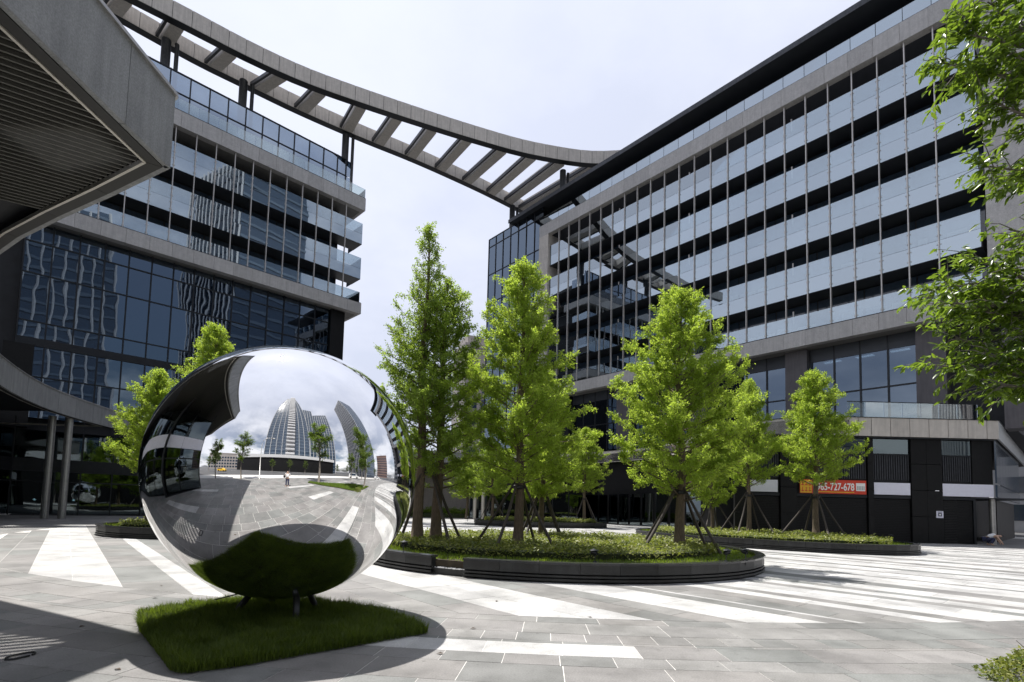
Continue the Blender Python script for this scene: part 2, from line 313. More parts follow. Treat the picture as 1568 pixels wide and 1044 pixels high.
# strips inside the disc run parallel to the right office building
u_t = np.array((.6468, -.7627)); u_s = np.array((.7627, .6468)); cen = np.array((CX, CY)); cs = cen@u_s; ct = cen@u_t
rp = random.Random(3)
edges = [(-.50, .85, 1), (1.70, 2.10, 1), (5.15, 6.6, 1), (7.65, 8.67, 1), (9.06, 9.18, 1), (10.22, 10.64, 1), (11.0, 12.15, 1)]
s = 12.5
while s < cs+RAD-.5:
    wd = rp.choice((.35, .5, .8, 1.1, 1.3)); edges.append((s, s+wd, 1)); s += wd+rp.choice((.22, .35, .45, .7))
s = -2.2
while s > cs-RAD+.5:
    wd = rp.choice((.3, .5, 1.0)); edges.append((s-wd, s, 1)); s -= wd+rp.choice((1.2, 1.8, 2.4))
edges.sort(); rows = []; s = cs-RAD
for a, b_, _ in edges+[(cs+RAD, cs+RAD, 1)]:
    if a-s > .01:
        n = max(1, round((a-s)/.62)); rows += [(s+(a-s)*i/n, s+(a-s)*(i+1)/n, 0) for i in range(n)]
    if b_ > a: 
        n = max(1, round((b_-a)/.7)); rows += [(a+(b_-a)*i/n, a+(b_-a)*(i+1)/n, 1) for i in range(n)]
    s = b_
def hc(s): return math.sqrt(max(0, RAD**2-(s-cs)**2))
def pt(s, t): return tuple(u_s*s+u_t*t)
for a, b_, wh in rows:
    ta, tb = ct+hc(a), ct+hc(b_); t = min(ta, tb); lo = ct-min(hc(a), hc(b_))
    first = True; t -= rp.uniform(.2, .8)
    slab(quad(pt(a, ta-G), pt(b_, tb-G), pt(b_, t), pt(a, t)), tone(wh, rp), rp)
    while t > lo:
        L_ = rp.choice((.9, 1.2, 1.2, 1.5)); 
        far = (pt(a, t)[0]**2+pt(a, t)[1]**2)**.5
        if far > 34: L_ *= 3
        slab(quad(pt(a, t), pt(b_, t), pt(b_, t-L_), pt(a, t-L_)), tone(wh, rp), rp); t -= L_
# concentric rings outside
widths = [.35, .62, .40, .10, .50, .36, .60, .55, .36, .60, .60, .36, .62, .6, .36, .6, .6, .4, .6, .6, .36, .6, .6, .4, .7, .7, .4, .7, .7]
r0 = RAD
for ri, wd in enumerate(widths):
    r1 = r0+wd; L_ = .42 if ri == 2 else rp.choice((.62, .8, .95))
    a = -PI; arc = L_/r0; a += rp.uniform(0, arc)
    a0 = a
    while a < a0+2*PI-arc*.5:
        near = abs(a+PI/2) < 1.05
        k = arc*(1 if near else 3)
        b_ = a+k*(1 if ri == 2 else rp.uniform(.85, 1.15))
        xm = CX+r0*math.cos((a+b_)/2)
        wh = (ri == 4 and -2.95 < xm < 1.66 and near) or (ri in (10, 16) and near and 2 < (xm+20) % 9 < 5)
        P = [(CX+r_*math.cos(t), CY+r_*math.sin(t)) for r_, t in ((r0, a), (r1, a), (r1, b_), (r0, b_))]
        slab(quad(*P), tone(wh, rp), rp); a = b_
    r0 = r1
def inview(p):
    x = sum(q[0] for q in p)/4; y = sum(q[1] for q in p)/4
    if y < .8: return 0
    if abs(x/y) > 1.03 or 1.6/y > .48: return 0
    ar = abs(sum(p[i][0]*p[(i+1)%4][1]-p[(i+1)%4][0]*p[i][1] for i in range(4)))/2
    return ar*1.6/y**3
sc = sorted(range(len(slabs)), key=lambda i: -inview(slabs[i][0]))
top300 = set(sc[:298])
rest = MB()
for i, (p, col, dz) in enumerate(slabs):
    if (p[1][0]-p[0][0])*(p[2][1]-p[1][1])-(p[1][1]-p[0][1])*(p[2][0]-p[1][0]) < 0: p = p[::-1]
    if i in top300:
        m = MB(); cx_ = p[0][0]; cy_ = p[0][1]
        m.prism([(q[0]-cx_, q[1]-cy_) for q in p], -.01, dz, col); o = m.build('paving_slab', M['slab'], pav); o.location = (cx_, cy_, 0)
    else: rest.prism(p, -.012, dz, col)
tag(rest.build('paving_slabs', M['slab'], pav), kind='stuff')
# road behind the camera with kerb and pavement
rd = MB(); rd.prism([(-120, -30), (60, -22), (34, 6), (30, 40), (48, 60), (130, 60), (130, -40), (60, -60), (-120, -48)], -.03, -.022)
road = tag(rd.build('road', M['asphalt']), 'asphalt road passing behind the plaza', 'road', kind='structure')
for i in range(26):
    x = -100+i*7.4
    m = MB(); a = math.atan2(8, 180); m.prism([(0, 0), (3, .13), (3, .28), (0, .15)], -.022, -.018); o = m.build('lane_marking', M['ink'], road); o.location = (x, -38.5+(x+100)*.044, 0)

# grass island below the sphere
isl = [(-4.93, 7.15), (-4.35, 6.35), (-3.75, 5.70), (-3.10, 4.98), (-2.95, 4.90), (-2.6, 5.12), (-1.75, 5.92), (-1.05, 6.58), (-1.5, 7.25), (-2.2, 7.85), (-3.1, 8.3), (-4.0, 8.15), (-4.6, 7.75)]
m = MB(); n = len(isl); cxi = sum(p[0] for p in isl)/n; cyi = sum(p[1] for p in isl)/n
m.v = [(p[0], p[1], -.01) for p in isl]+[(cxi+(p[0]-cxi)*.8, cyi+(p[1]-cyi)*.8, .025) for p in isl]+[(cxi, cyi, .03)]
m.f = [(i, (i+1)%n, (i+1)%n+n, i+n) for i in range(n)]+[(i+n, (i+1)%n+n, 2*n) for i in range(n)]
tag(m.build('soil_mound', M['soil']), 'low soil mound under the long grass', 'soil', kind='structure')
def in_poly(P, poly):
    x, y = P[:, 0], P[:, 1]; c = np.zeros(len(P), bool); q = np.array(poly); j = len(q)-1
    for i in range(len(q)):
        xi, yi = q[i]; xj, yj = q[j]
        with np.errstate(divide='ignore', invalid='ignore'):
            c ^= ((yi > y) != (yj > y)) & (x < (xj-xi)*(y-yi)/(yj-yi+1e-12)+xi)
        j = i
    return c
def blades(name, poly, n, h, wd, mat, z0, seed, lean=.5, dens=None):
    g_ = np.random.default_rng(seed); q = np.array(poly); lo, hi = q.min(0), q.max(0)
    P = g_.uniform(lo, hi, (int(n*2.2), 2)); P = P[in_poly(P, poly)][:n]; k = len(P)
    clump = np.sin(P[:, 0]*7+np.sin(P[:, 1]*5)*2)*np.sin(P[:, 1]*6+1.3*np.sin(P[:, 0]*4))
    clump = clump+.6*np.sin(P[:, 0]*17+P[:, 1]*3)*np.sin(P[:, 1]*19); H = h*g_.uniform(.45, 1.25, k)*(1+.26*clump); a = g_.uniform(0, 2*PI, k); l = lean*g_.uniform(.1, 1, k)*H
    base = np.c_[P, np.full(k, z0)]; side = np.c_[-np.sin(a), np.cos(a), np.zeros(k)]*wd/2; d = np.c_[np.cos(a), np.sin(a), np.zeros(k)]
    v0 = base-side; v1 = base+side; mid = base+d*(l*.35)[:, None]+np.c_[np.zeros((k, 2)), H*.6]; tip = base+d*l[:, None]+np.c_[np.zeros((k, 2)), H]
    V = np.stack([v0, v1, mid+side*.7, mid-side*.7, tip], 1).reshape(-1, 3)
    o = np.arange(k)[:, None]*5; F = np.concatenate([o+np.array([[0, 1, 2]]), o+np.array([[0, 2, 3]]), o+np.array([[3, 2, 4]])], 0)
    t = np.tile(np.clip(.45+.22*clump+g_.normal(0, .28, k), 0, 1), 3)
    return bulk(name, V, F, mat, t, nper=3)
big = [(cxi+(p[0]-cxi)*1.035, cyi+(p[1]-cyi)*1.035) for p in isl]
tag(link('grass', blades('grass', big, 90000, .125, .0075, M['grass'], .012, 1, .95)), 'dark green long grass patch beneath the mirror sphere', 'grass', kind='stuff')

# ------------------------------------------------------------------ mirror sphere
sp = thing('mirror_sphere_sculpture', 'giant mirror polished steel sphere standing on short legs over the grass patch', 'sculpture', (-3.108, 7.296, 0))
m = bmesh.new(); bmesh.ops.create_icosphere(m, subdivisions=7, radius=1.728)
me = bpy.data.meshes.new('sphere_shell'); m.to_mesh(me); m.free(); me.polygons.foreach_set('use_smooth', [True]*len(me.polygons)); me.materials.append(M['mirror'])
sph = link('sphere_shell', me, sp, (0, 0, 1.996))
for (a, b_) in (((-.42, -.02, .34), (-.66, -.06, 0)), ((.30, -.28, .32), (.37, -.43, 0)), ((.24, .28, .32), (.34, .42, 0)), ((-.3, .4, .34), (-.42, .56, 0))):
    m = MB(); m.tube([a, b_], .042, 12); l = m.build('leg', M['darkmetal'], sp, True)
    m = MB(); m.lathe([(.0, .035), (.09, .035), (.09, .0)], b_[0], b_[1], 14); m.build('foot_plate', M['darkmetal'], l)
m = MB(); m.tube([(-.5, .12, .34), (-.62, .05, .30), (-.74, .0, .27), (-.92, -.03, .22)], .009, 6); m.build('cable', M['cable'], sp)
# ------------------------------------------------------------------ planters
def ell(cx, cy, a, b, rot, n, t0=0, t1=2*PI, k=1.0, off=0):
    o = []
    for t in np.linspace(t0, t1, n, endpoint=abs(t1-t0) < 2*PI-.01):
        x, y = (a+off)*k*math.cos(t), (b+off)*k*math.sin(t)
        o.append((cx+x*math.cos(rot)-y*math.sin(rot), cy+x*math.sin(rot)+y*math.cos(rot)))
    return o
def planter(label, cx, cy, a, b, rot, gap=None, nseg=40, h=.43, group='curved planter islands'):
    t = thing('planter_island', label, 'planter', (cx, cy, 0), 0, group)
    outer = ell(0, 0, a, b, rot, nseg); inner = ell(0, 0, a, b, rot, nseg, off=-.16); cap = ell(0, 0, a, b, rot, nseg, off=.035); capi = ell(0, 0, a, b, rot, nseg, off=-.22)
    rail = ell(0, 0, a, b, rot, nseg, off=.0); rec = ell(0, 0, a, b, rot, nseg, off=-.09)
    core = MB(); rails = [MB(), MB()]
    for i in range(nseg):
        j = (i+1) % nseg
        gm = gap and gap[0] <= i < gap[1]
        if gm:
            m = MB(); m.prism([inner[i], inner[j], rec[j], rec[i]][::-1], 0, .14); m.build('low_wall', M['blackstone'], t); continue
        def sh(A, B, f): return (A[0]+(B[0]-A[0])*f, A[1]+(B[1]-A[1])*f)
        f0, f1 = .004, .996
        m = MB(); m.prism([sh(outer[i], outer[j], f0), sh(outer[i], outer[j], f1), sh(inner[i], inner[j], f1), sh(inner[i], inner[j], f0)], .19, h-.05); m.build('wall_stone', M['blackstone'], t)
        m = MB(); m.prism([sh(cap[i], cap[j], f0), sh(cap[i], cap[j], f1), sh(capi[i], capi[j], f1), sh(capi[i], capi[j], f0)], h-.047, h); m.build('coping_stone', M['coping'], t)
        core.prism([rec[i], rec[j], inner[j], inner[i]], -.01, .188)
        for q, (z0, z1) in enumerate(((.115, .155), (.035, .085))):
            o1 = ell(0, 0, a, b, rot, nseg, off=.0+.02*q); rails[q].prism([o1[i], o1[j], rec[j], rec[i]], z0, z1)
    core.build('plinth', M['core'], t)
    for r_ in rails: r_.build('louvre_rail', M['blackstone'], t)
    m = MB(); m.prism(ell(0, 0, a, b, rot, nseg, off=-.15), .1, .33); m.build('soil', M['soil'], t)
    return t
P1 = (1.5, 17.0, 6.1, 5.8, 0); P2 = (12.8, 27.5, 7.0, 4.4, 2.21); P3 = (-13.2, 24.5, 5.0, 4.5, 0); P4 = (2.5, 44.2, 5.6, 3.4, 0)
planter('long curved black stone planter island with tall trees right behind the sphere', *P1, gap=(29, 30), nseg=44)
planter('black planter island under the two round trees near the red banner', *P2, nseg=40)
planter('black planter island at left, mostly hidden behind the mirror sphere', *P3, nseg=32)
planter('farthest low planter island seen between the trunks in the centre', *P4, nseg=26)
def leaves_at(P, size, g_, up=.6, aspect=.5, fold=False):
    k = len(P); nrm = g_.normal(size=(k, 3)); nrm[:, 2] = np.abs(nrm[:, 2])+up; nrm /= np.linalg.norm(nrm, axis=1)[:, None]
    a = g_.normal(size=(k, 3)); a -= nrm*(a*nrm).sum(1)[:, None]; a /= np.linalg.norm(a, axis=1)[:, None]; b = np.cross(nrm, a)
    s_ = (size*g_.uniform(.6, 1.35, k))[:, None]
    V = np.stack([P-a*s_*.5, P+b*s_*aspect*.5, P+a*s_*.5, P-b*s_*aspect*.5], 1).reshape(-1, 3)
    F = np.arange(k*4).reshape(-1, 4)
    return V, F
def shrubs(name, label, poly, n, z0, h, mat, seed, size=.06, kind='stuff'):
    g_ = np.random.default_rng(seed); q = np.array(poly); P = g_.uniform(q.min(0), q.max(0), (int(n*1.7), 2)); P = P[in_poly(P, poly)][:n]; k = len(P)
    bump = .72+.28*np.sin(P[:, 0]*4.1+1.7*np.sin(P[:, 1]*3.3))*np.sin(P[:, 1]*4.7+seed)+g_.normal(0, .08, k)
    z = z0+h*bump*np.sqrt(g_.uniform(.02, 1, k)); V, F = leaves_at(np.c_[P, z], size, g_, .9, .55)
    t = np.clip(g_.normal(.5, .3, k)+.25*np.sin(P[:, 0]*2.1)*np.sin(P[:, 1]*1.9), 0, 1)
    o = link(name, bulk(name, V, F, mat, t)); tag(o, label, 'shrubs' if 'shrub' in name else 'grass', kind='stuff')
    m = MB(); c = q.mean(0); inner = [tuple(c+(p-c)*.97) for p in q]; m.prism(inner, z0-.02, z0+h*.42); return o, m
def shp(P, k): return ell(P[0], P[1], P[2], P[3], P[4], 36, k=k)
o, m = shrubs('low_shrubs', 'knee high variegated shrubs filling the main planter island', ell(1.3, 17.4, 5.3, 4.75, 0, 36), 42000, .33, .38, M['shrub'], 5, .085); m.build('hedge_twigs', M['hedgecore'], o)
o, m = shrubs('low_shrubs', 'knee high yellowish shrubs in the planter before the red banner', shp(P2, .86), 26000, .33, .38, M['shrub'], 6, .10); m.build('hedge_twigs', M['hedgecore'], o)
o, m = shrubs('low_shrubs', 'low shrubs in the left planter beside the mirror sphere', shp(P3, .85), 12000, .33, .35, M['shrub'], 7, .10); m.build('hedge_twigs', M['hedgecore'], o)
o, m = shrubs('low_shrubs', 'low shrubs in the farthest planter island', shp(P4, .85), 12000, .33, .45, M['shrub'], 8, .13); m.build('hedge_twigs', M['hedgecore'], o)
tag(link('lawn', blades('lawn', ell(1.5, 17, 5.92, 5.62, 0, 40), 50000, .075, .02, M['lawn'], .32, 11, .6)), 'bright green turf edging the main planter', 'lawn', kind='stuff')
tag(link('lawn', blades('lawn', shp(P2, .965), 30000, .08, .03, M['lawn'], .32, 12, .6)), 'bright green turf edging the planter before the banner', 'lawn', kind='stuff')
tag(link('lawn', blades('lawn', shp(P3, .965), 9000, .09, .03, M['lawn'], .32, 13, .6)), 'bright green turf in the left planter', 'lawn', kind='stuff')
tag(link('lawn', blades('lawn', shp(P4, .97), 8000, .09, .04, M['lawn'], .32, 14, .6)), 'turf in the farthest planter island', 'lawn', kind='stuff')
# pebbles in the gap of the main planter
g_ = np.random.default_rng(4); m = MB()
for k in range(420):
    a = g_.uniform(-2.19, -2.0)+0; r_ = g_.uniform(.93, .985); x, y = 1.5+6.1*r_*math.cos(a), 17+5.8*r_*math.sin(a); s_ = g_.uniform(.018, .04)
    m.add([(x-s_, y, .15), (x, y-s_, .15), (x+s_, y, .15), (x, y+s_, .15), (x, y, .15+s_*.9)], [(0, 1, 4), (1, 2, 4), (2, 3, 4), (3, 0, 4)])
tag(m.build('pebbles', M['pebble']), 'pale pebbles in the low gap of the main planter', 'pebbles', kind='stuff')

# ------------------------------------------------------------------ trees
def cypress(seed, H, Rm, nleaf, b0=1.9, full=1.0, leaf=.115, mat='leafA', tipw=.0, lean=(0, 0), lim=1.0, rt=.15):
    """returns (trunk mesh, branch mesh, crown mesh)"""
    r_ = random.Random(seed); g_ = np.random.default_rng(seed)
    tr = MB(); pts = []; rad = []
    for i in range(15):
        t = i/14; z = H*t; pts.append((lean[0]*t*t+.05*math.sin(z*1.1+seed)*min(1, t*4), lean[1]*t*t+.05*math.cos(z*.9+seed)*min(1, t*4), z)); rad.append(rt*(1-t)**.85*(1+.35*math.exp(-z*4))+.008)
    tr.tube(pts, rad, 10)
    def trunk(z): t = z/H; return Vector((lean[0]*t*t+.05*math.sin(z*1.1+seed)*min(1, t*4), lean[1]*t*t+.05*math.cos(z*.9+seed)*min(1, t*4), z))
    br = MB(); P = []; W = []; nl = int(H*15*lim); az = r_.uniform(0, 6)
    for i in range(nl):
        f = (i+r_.random())/nl; z = b0+(H*.985-b0)*f**.92; az += 2.4+r_.uniform(-.5, .5)
        prof = (min(1, .55+f*2.4))*(1-f)**.74*1.08+.04+tipw*(f > .8)*.1
        L_ = Rm*prof*r_.choice((.62, .8, .9, 1, 1.08, 1.2))
        el = R(r_.uniform(2, 24)+f*34); p = trunk(z); d = Vector((math.cos(az)*math.cos(el), math.sin(az)*math.cos(el), math.sin(el)))
        q = [p]; ns = 5; 
        for k in range(ns):
            d = (d+Vector((r_.uniform(-.13, .13), r_.uniform(-.13, .13), r_.uniform(-.06, .14)))).normalized(); q.append(q[-1]+d*L_/ns)
        rr = [max(.006, rt*.20*(1-f*.6)*(1-k/(ns+.5))) for k in range(ns+1)]; br.tube(q, rr, 4, False)
        nt_ = max(3, int(L_*7))
        for k in range(nt_):
            s_ = r_.uniform(.16, 1)**.8; x = s_*ns; a = min(int(x), ns-1); c = q[a].lerp(q[a+1], x-a)
            dd = (d*.55+Vector((r_.gauss(0, .6), r_.gauss(0, .6), r_.gauss(.12, .38)))).normalized(); tl = r_.uniform(.22, .62)*(1.15-.5*s_)*min(1, .5+L_/1.5)
            e = c+dd*tl
            if L_ > .6 and k % 2 == 0: br.tube([c, e], [.008, .004], 3, False)
            P.append((c, e)); W.append(tl)
    W = np.array(W); W = W/W.sum(); idx = g_.choice(len(P), nleaf, p=W); A = np.array([p[0] for p in P]); B = np.array([p[1] for p in P])
    t = g_.uniform(.1, 1.08, nleaf)[:, None]; sc_ = (.055*(1-.5*t))+.012
    X = A[idx]*(1-t)+B[idx]*t+g_.normal(size=(nleaf, 3))*sc_
    ax = (B-A)[idx]; ax /= np.linalg.norm(ax, axis=1)[:, None]
    a = ax*.55+g_.normal(size=(nleaf, 3))*.62; a /= np.linalg.norm(a, axis=1)[:, None]
    b = np.cross(a, g_.normal(size=(nleaf, 3))); b /= np.linalg.norm(b, axis=1)[:, None]
    s_ = (leaf*g_.uniform(.6, 1.3, nleaf))[:, None]
    V = np.stack([X-a*s_*.5, X+b*s_*.2, X+a*s_*.5, X-b*s_*.2], 1).reshape(-1, 3)
    tw = g_.uniform(0, 1, len(P)); tone_ = np.clip(.55*tw[idx]+g_.uniform(0, .5, nleaf)-.0, 0, 1)
    crown = bulk('crown', V, np.arange(nleaf*4).reshape(-1, 4), M[mat], tone_)
    tm = tr.mesh('trunk', M['bark']); tm.polygons.foreach_set('use_smooth', [True]*len(tm.polygons))
    return tm, br.mesh('branch', M['bark']), crown
def plant(variant, x, y, label, z=.33, sc=1.0, sxy=None, rz=0, group='feathery cypress trees on the planters'):
    t = thing('cypress_tree', label, 'tree', (x, y, z), rz, group); s_ = (sxy or sc, sxy or sc, sc)
    for nm, me in zip(('trunk', 'branches', 'crown'), variant): o = link(nm, me, t); o.scale = s_
    return t
VA = cypress(11, 10.2, 1.45, 34000, 2.0, leaf=.075, mat='leafB', lim=.62, rt=.16)            # tall slim
VB = cypress(12, 8.6, 2.25, 70000, 1.7, leaf=.08, mat='leafB', rt=.17, lean=(.2, 0), lim=.8)
VC = cypress(13, 8.6, 2.15, 84000, 1.8, leaf=.08, rt=.14, lim=1.0)
VD = cypress(14, 8.35, 2.6, 115000, 1.5, leaf=.08, rt=.16, lim=1.05)
VE = cypress(15, 8.2, 2.4, 52000, 2.5, leaf=.10, rt=.15, lim=1.05)
plant(VA, -2.85, 16.1, 'tallest slim cypress with a thin spire, just right of the sphere')
plant(VB, -2.35, 16.6, 'dark bushy cypress standing against the tallest spire tree', rz=1)
plant(VC, .22, 15.35, 'bright cypress whose tip overlaps the blue glass corner', rz=.4)
plant(VC, 1.2, 20.3, 'cypress behind the bright central one, its trunk just right of it', sc=.78, sxy=.85, rz=3)
plant(VD, 5.3, 16.45, 'broad bright cypress on the right end of the main planter', rz=2.2)
plant(VE, 12.4, 27.3, 'smaller cypress left of the two beside the red banner', sc=1.0, sxy=.76, rz=1)
plant(VE, 15.9, 27.3, 'rounder cypress standing in front of the red banner', sc=1.07, sxy=1.04, rz=4)
plant(VD, 11.7, 30.4, 'cypress half hidden behind the broad bright one', sc=.86, sxy=.62, rz=5)
plant(VC, -14.2, 24.3, 'tallest tree rising behind the left top of the sphere', sc=1.10, sxy=1.2, rz=5)
plant(VE, -16.3, 23.6, 'shorter tree at left edge of the sphere', sc=.86, sxy=.82, rz=2)
plant(VD, -12.0, 25.6, 'tree in the left planter hidden by the sphere', sc=.9, sxy=.9, rz=1, z=.33)
plant(VE, 6.2, 44.3, 'small distant cypress right of the centre planter', sc=.98, sxy=.95, rz=0)
plant(VC, 1.9, 44, 'small distant cypress behind the central trunks', sc=.85, sxy=1.1, rz=1)
plant(VE, -1.6, 44.5, 'sparse distant cypress left of the central trunks', sc=.8, sxy=1.0, rz=2.5)
plant(VE, -4.0, 47.5, 'small distant tree before the pale columns', sc=.7, sxy=.9, rz=3.5)
# stakes
def stakes(x, y, label, hz=1.75, r_=1.0, rz=0, rad=.035, n=4):
    t = thing('tree_stake_frame', label, 'tree stakes', (x, y, .33), rz, 'tripod stakes tied round the trunks')
    for k in range(n):
        a = 2*PI*k/n+.5+.15*math.sin(k*3+x); q = r_*(1+.12*math.sin(k*5+y))
        m = MB(); m.tube([(q*math.cos(a), q*math.sin(a), -.02), (q*.5*math.cos(a+.03), q*.5*math.sin(a+.03), hz*.52), (.13*math.cos(a), .13*math.sin(a), hz)], [rad, rad*.95, rad*.8], 8); m.build('stake', M['stake'], t, True)
    m = MB(); m.lathe([(.15, hz-.22), (.19, hz-.2), (.19, hz-.12), (.15, hz-.1)], 0, 0, 12); m.build('tie_band', M['cable'], t)
for a in ((-2.6, 16.2, 'stakes around the two trunks beside the sphere', 2.4, 1.4, .2, .05), (.22, 15.35, 'stakes around the bright central trunk', 2.0, 1.35, .6, .045), (1.2, 20.3, 'stakes around the trunk behind the central one', 2.0, 1.3, .3, .045),
          (5.3, 16.45, 'dark stakes around the broad right tree of the main planter', 2.0, 1.35, .1, .05), (12.4, 27.3, 'stakes of the smaller tree left of the banner tree', 2.3, 1.5, .3, .045),
          (15.9, 27.3, 'stakes of the round tree before the red banner', 2.3, 1.7, .9, .05), (11.7, 30.4, 'stakes of the half hidden tree behind', 2.0, 1.2, .5, .05), (-14.2, 24.3, 'stakes of the tall left tree behind the sphere', 2.0, 1.2, .5, .045),
          (-1.6, 44.5, 'stakes of the sparse distant tree', 2.2, 1.3, .5, .05), (6.2, 44.3, 'stakes of the small distant right tree', 2.2, 1.3, .2, .05)):
    stakes(*a)
# garden spotlights
def spot(x, y, z, rz, label):
    t = thing('garden_spotlight', label, 'spotlight', (x, y, z), rz, 'small black garden spotlights')
    m = MB(); m.tube([(0, 0, -.1), (0, 0, .17)], .011, 8); m.lathe([(0, .03), (.05, .025), (.055, 0)], 0, 0, 12); m.build('post', M['darkmetal'], t)
    m = MB(); m.tube([(-.05, 0, .19), (-.03, 0, .2), (.08, 0, .235)], [.035, .055, .06], 12); hd = m.build('lamp_head', M['mullion'], t, True)
    m = MB(); m.lathe([(0, .31), (.10, .275), (.11, .265), (.0, .285)], .03, 0, 14); m.build('hood', M['mullion'], t)
spot(5.15, 12.55, .42, .3, 'black spotlight on the right end of the main planter'); spot(5.75, 12.85, .42, 2.0, 'second smaller spotlight behind the first on the planter end')
spot(-2.6, 12.85, .40, 1.2, 'spotlight on the short planter wall beside the sphere'); spot(1.9, 11.75, .40, 2.4, 'small spotlight in the turf at the front of the main planter')
spot(18.1, 25.0, .42, .4, 'spotlight on the right end of the planter before the banner')
spot(-5.4+2, 40.9+.3, .40, 1, 'tiny spotlight on the farthest planter')

# near broadleaf street trees at the right, partly outside the picture
def broadleaf(seed, H, tips, base, nl, extra, rt=.14, rx=2.4, leaf=.10):
    r_ = random.Random(seed); g_ = np.random.default_rng(seed); tr = MB(); fork = Vector((0, 0, base))
    tr.tube([(0, 0, 0), (.03, .02, base*.5), fork, (.05, -.04, H*.8)], [rt, rt*.82, rt*.7, .02], 12); br = MB(); segs = []
    T = [Vector(t) for t in tips]
    for i in range(extra):
        a = r_.uniform(0, 2*PI); q = r_.uniform(.35, 1); z = r_.uniform(base+.1, H); k = math.sqrt(max(.05, 1-((z-(base+H)/2)/((H-base)/2+.3))**2)); T.append(Vector((math.cos(a)*q*rx*k, math.sin(a)*q*rx*k, z)))
    for tp in T:
        s_ = Vector((0, 0, max(base*.9, min(tp.z-.9, H*.72)))); mid = s_.lerp(tp, .5)+Vector((r_.uniform(-.2, .2), r_.uniform(-.2, .2), r_.uniform(.1, .4)))
        pts = [s_, s_.lerp(mid, .55)+Vector((0, 0, .12)), mid, mid.lerp(tp, .5)+Vector((0, 0, .06)), tp]; br.tube(pts, [.045, .035, .026, .016, .008], 6, False)
        for k in range(34):
            f = r_.uniform(.35, 1)*4; a = min(int(f), 3); c = pts[a].lerp(pts[a+1], f-a); d = Vector((r_.gauss(0, .7), r_.gauss(0, .7), r_.gauss(-.1, .4)))+(tp-s_).normalized()*.6
            d.normalize(); l = r_.uniform(.25, .6); e = c+d*l+Vector((0, 0, -.12*l)); br.tube([c, c.lerp(e, .5)+Vector((0, 0, .04)), e], [.007, .005, .003], 3, False); segs.append((c, e))
    A = np.array([s_[0] for s_ in segs]); B = np.array([s_[1] for s_ in segs]); idx = g_.integers(0, len(segs), nl); t = g_.uniform(.1, 1.05, nl)[:, None]
    X = A[idx]*(1-t)+B[idx]*t; ax = (B-A)[idx]; ax /= np.linalg.norm(ax, axis=1)[:, None]
    sd_ = np.cross(ax, [0, 0, 1.]); sd_ /= np.linalg.norm(sd_, axis=1)[:, None]+1e-6; sg = g_.choice([-1, 1], nl)[:, None]
    a = ax*.55+sd_*sg*.6+g_.normal(size=(nl, 3))*.28+np.array([0, 0, -.32]); a /= np.linalg.norm(a, axis=1)[:, None]
    up = np.array([0, 0, 1.])+g_.normal(size=(nl, 3))*.55; b = np.cross(a, up); b /= np.linalg.norm(b, axis=1)[:, None]; nn_ = np.cross(b, a)
    s_ = (leaf*g_.uniform(.6, 1.25, nl))[:, None]; w_ = s_*.17
    V = np.stack([X, X+a*s_*.35+b*w_+nn_*w_*.35, X+a*s_*.72+b*w_*.72+nn_*w_*.2-nn_*s_*.04, X+a*s_-nn_*s_*.12, X+a*s_*.72-b*w_*.72+nn_*w_*.2-nn_*s_*.04, X+a*s_*.35-b*w_+nn_*w_*.35, X+a*s_*.5-nn_*s_*.02], 1).reshape(-1, 3)
    o = np.arange(nl)[:, None]*7; F = np.concatenate([o+np.array([[0, 1, 6]]), o+np.array([[1, 2, 6]]), o+np.array([[2, 3, 6]]), o+np.array([[3, 4, 6]]), o+np.array([[4, 5, 6]]), o+np.array([[5, 0, 6]])], 0)
    tone_ = np.tile(np.clip(g_.normal(.45, .3, nl), 0, 1), 6)
    tm = tr.mesh('trunk', M['bark2']); tm.polygons.foreach_set('use_smooth', [True]*len(tm.polygons))
    return tm, br.mesh('branch', M['bark2']), bulk('crown', V, F, M['leafC'], tone_, nper=3)
def street(v, x, y, label, sc=1, rz=0, group='broadleaf street trees along the kerb'):
    t = thing('broadleaf_tree', label, 'tree', (x, y, 0), rz, group)
    for nm, me in zip(('trunk', 'branches', 'crown'), v): o = link(nm, me, t); o.scale = (sc,)*3
    return t
tx, ty = 7.75, 5.9
tips = [(4.95, 5.6, 7.1), (4.65, 5.6, 6.75), (5.15, 5.5, 6.2), (5.3, 5.7, 7.6), (5.35, 5.9, 5.75), (5.25, 5.5, 4.75), (4.95, 5.6, 4.45), (4.6, 5.6, 3.95), (4.8, 5.7, 3.6), (4.5, 5.6, 3.25), (5.0, 5.4, 3.0), (5.5, 5.6, 3.5), (5.2, 6.1, 4.1), (5.4, 5.2, 3.05), (5.6, 5.9, 6.9), (5.6, 5.5, 4.3), (5.0, 5.8, 7.4), (5.1, 5.3, 6.6), (5.3, 5.4, 5.3), (4.75, 5.7, 4.2), (5.15, 5.7, 3.9), (4.9, 5.4, 3.3), (5.45, 5.5, 7.1), (5.7, 5.6, 4.9)]
SA = broadleaf(21, 8.4, [(a-tx+.10, b-ty, c) for a, b, c in tips], 2.6, 36000, 26, leaf=.11)
SB = broadleaf(22, 8.6, [], 3.2, 9000, 36, leaf=.17, rx=1.9)
street(SA, tx, ty, 'near broadleaf tree whose glossy leaves hang into the right edge')
street(SB, 4.9, -.9, 'broadleaf tree mirrored in the sphere right of the tall tower', 1.25, 1)
street(SB, -5.6, -5.6, 'broadleaf tree mirrored in the sphere left of the lamp post', .95, 2)
street(SB, -10.2, -5.0, 'smaller broadleaf tree mirrored beside the canopy edge', .8, 3)
street(SB, -14.5, -11.5, 'farther broadleaf tree mirrored between the other two', .85, 4)
street(SB, 14.5, 1.5, 'broadleaf tree mirrored near the right edge of the sphere', .8, 5)
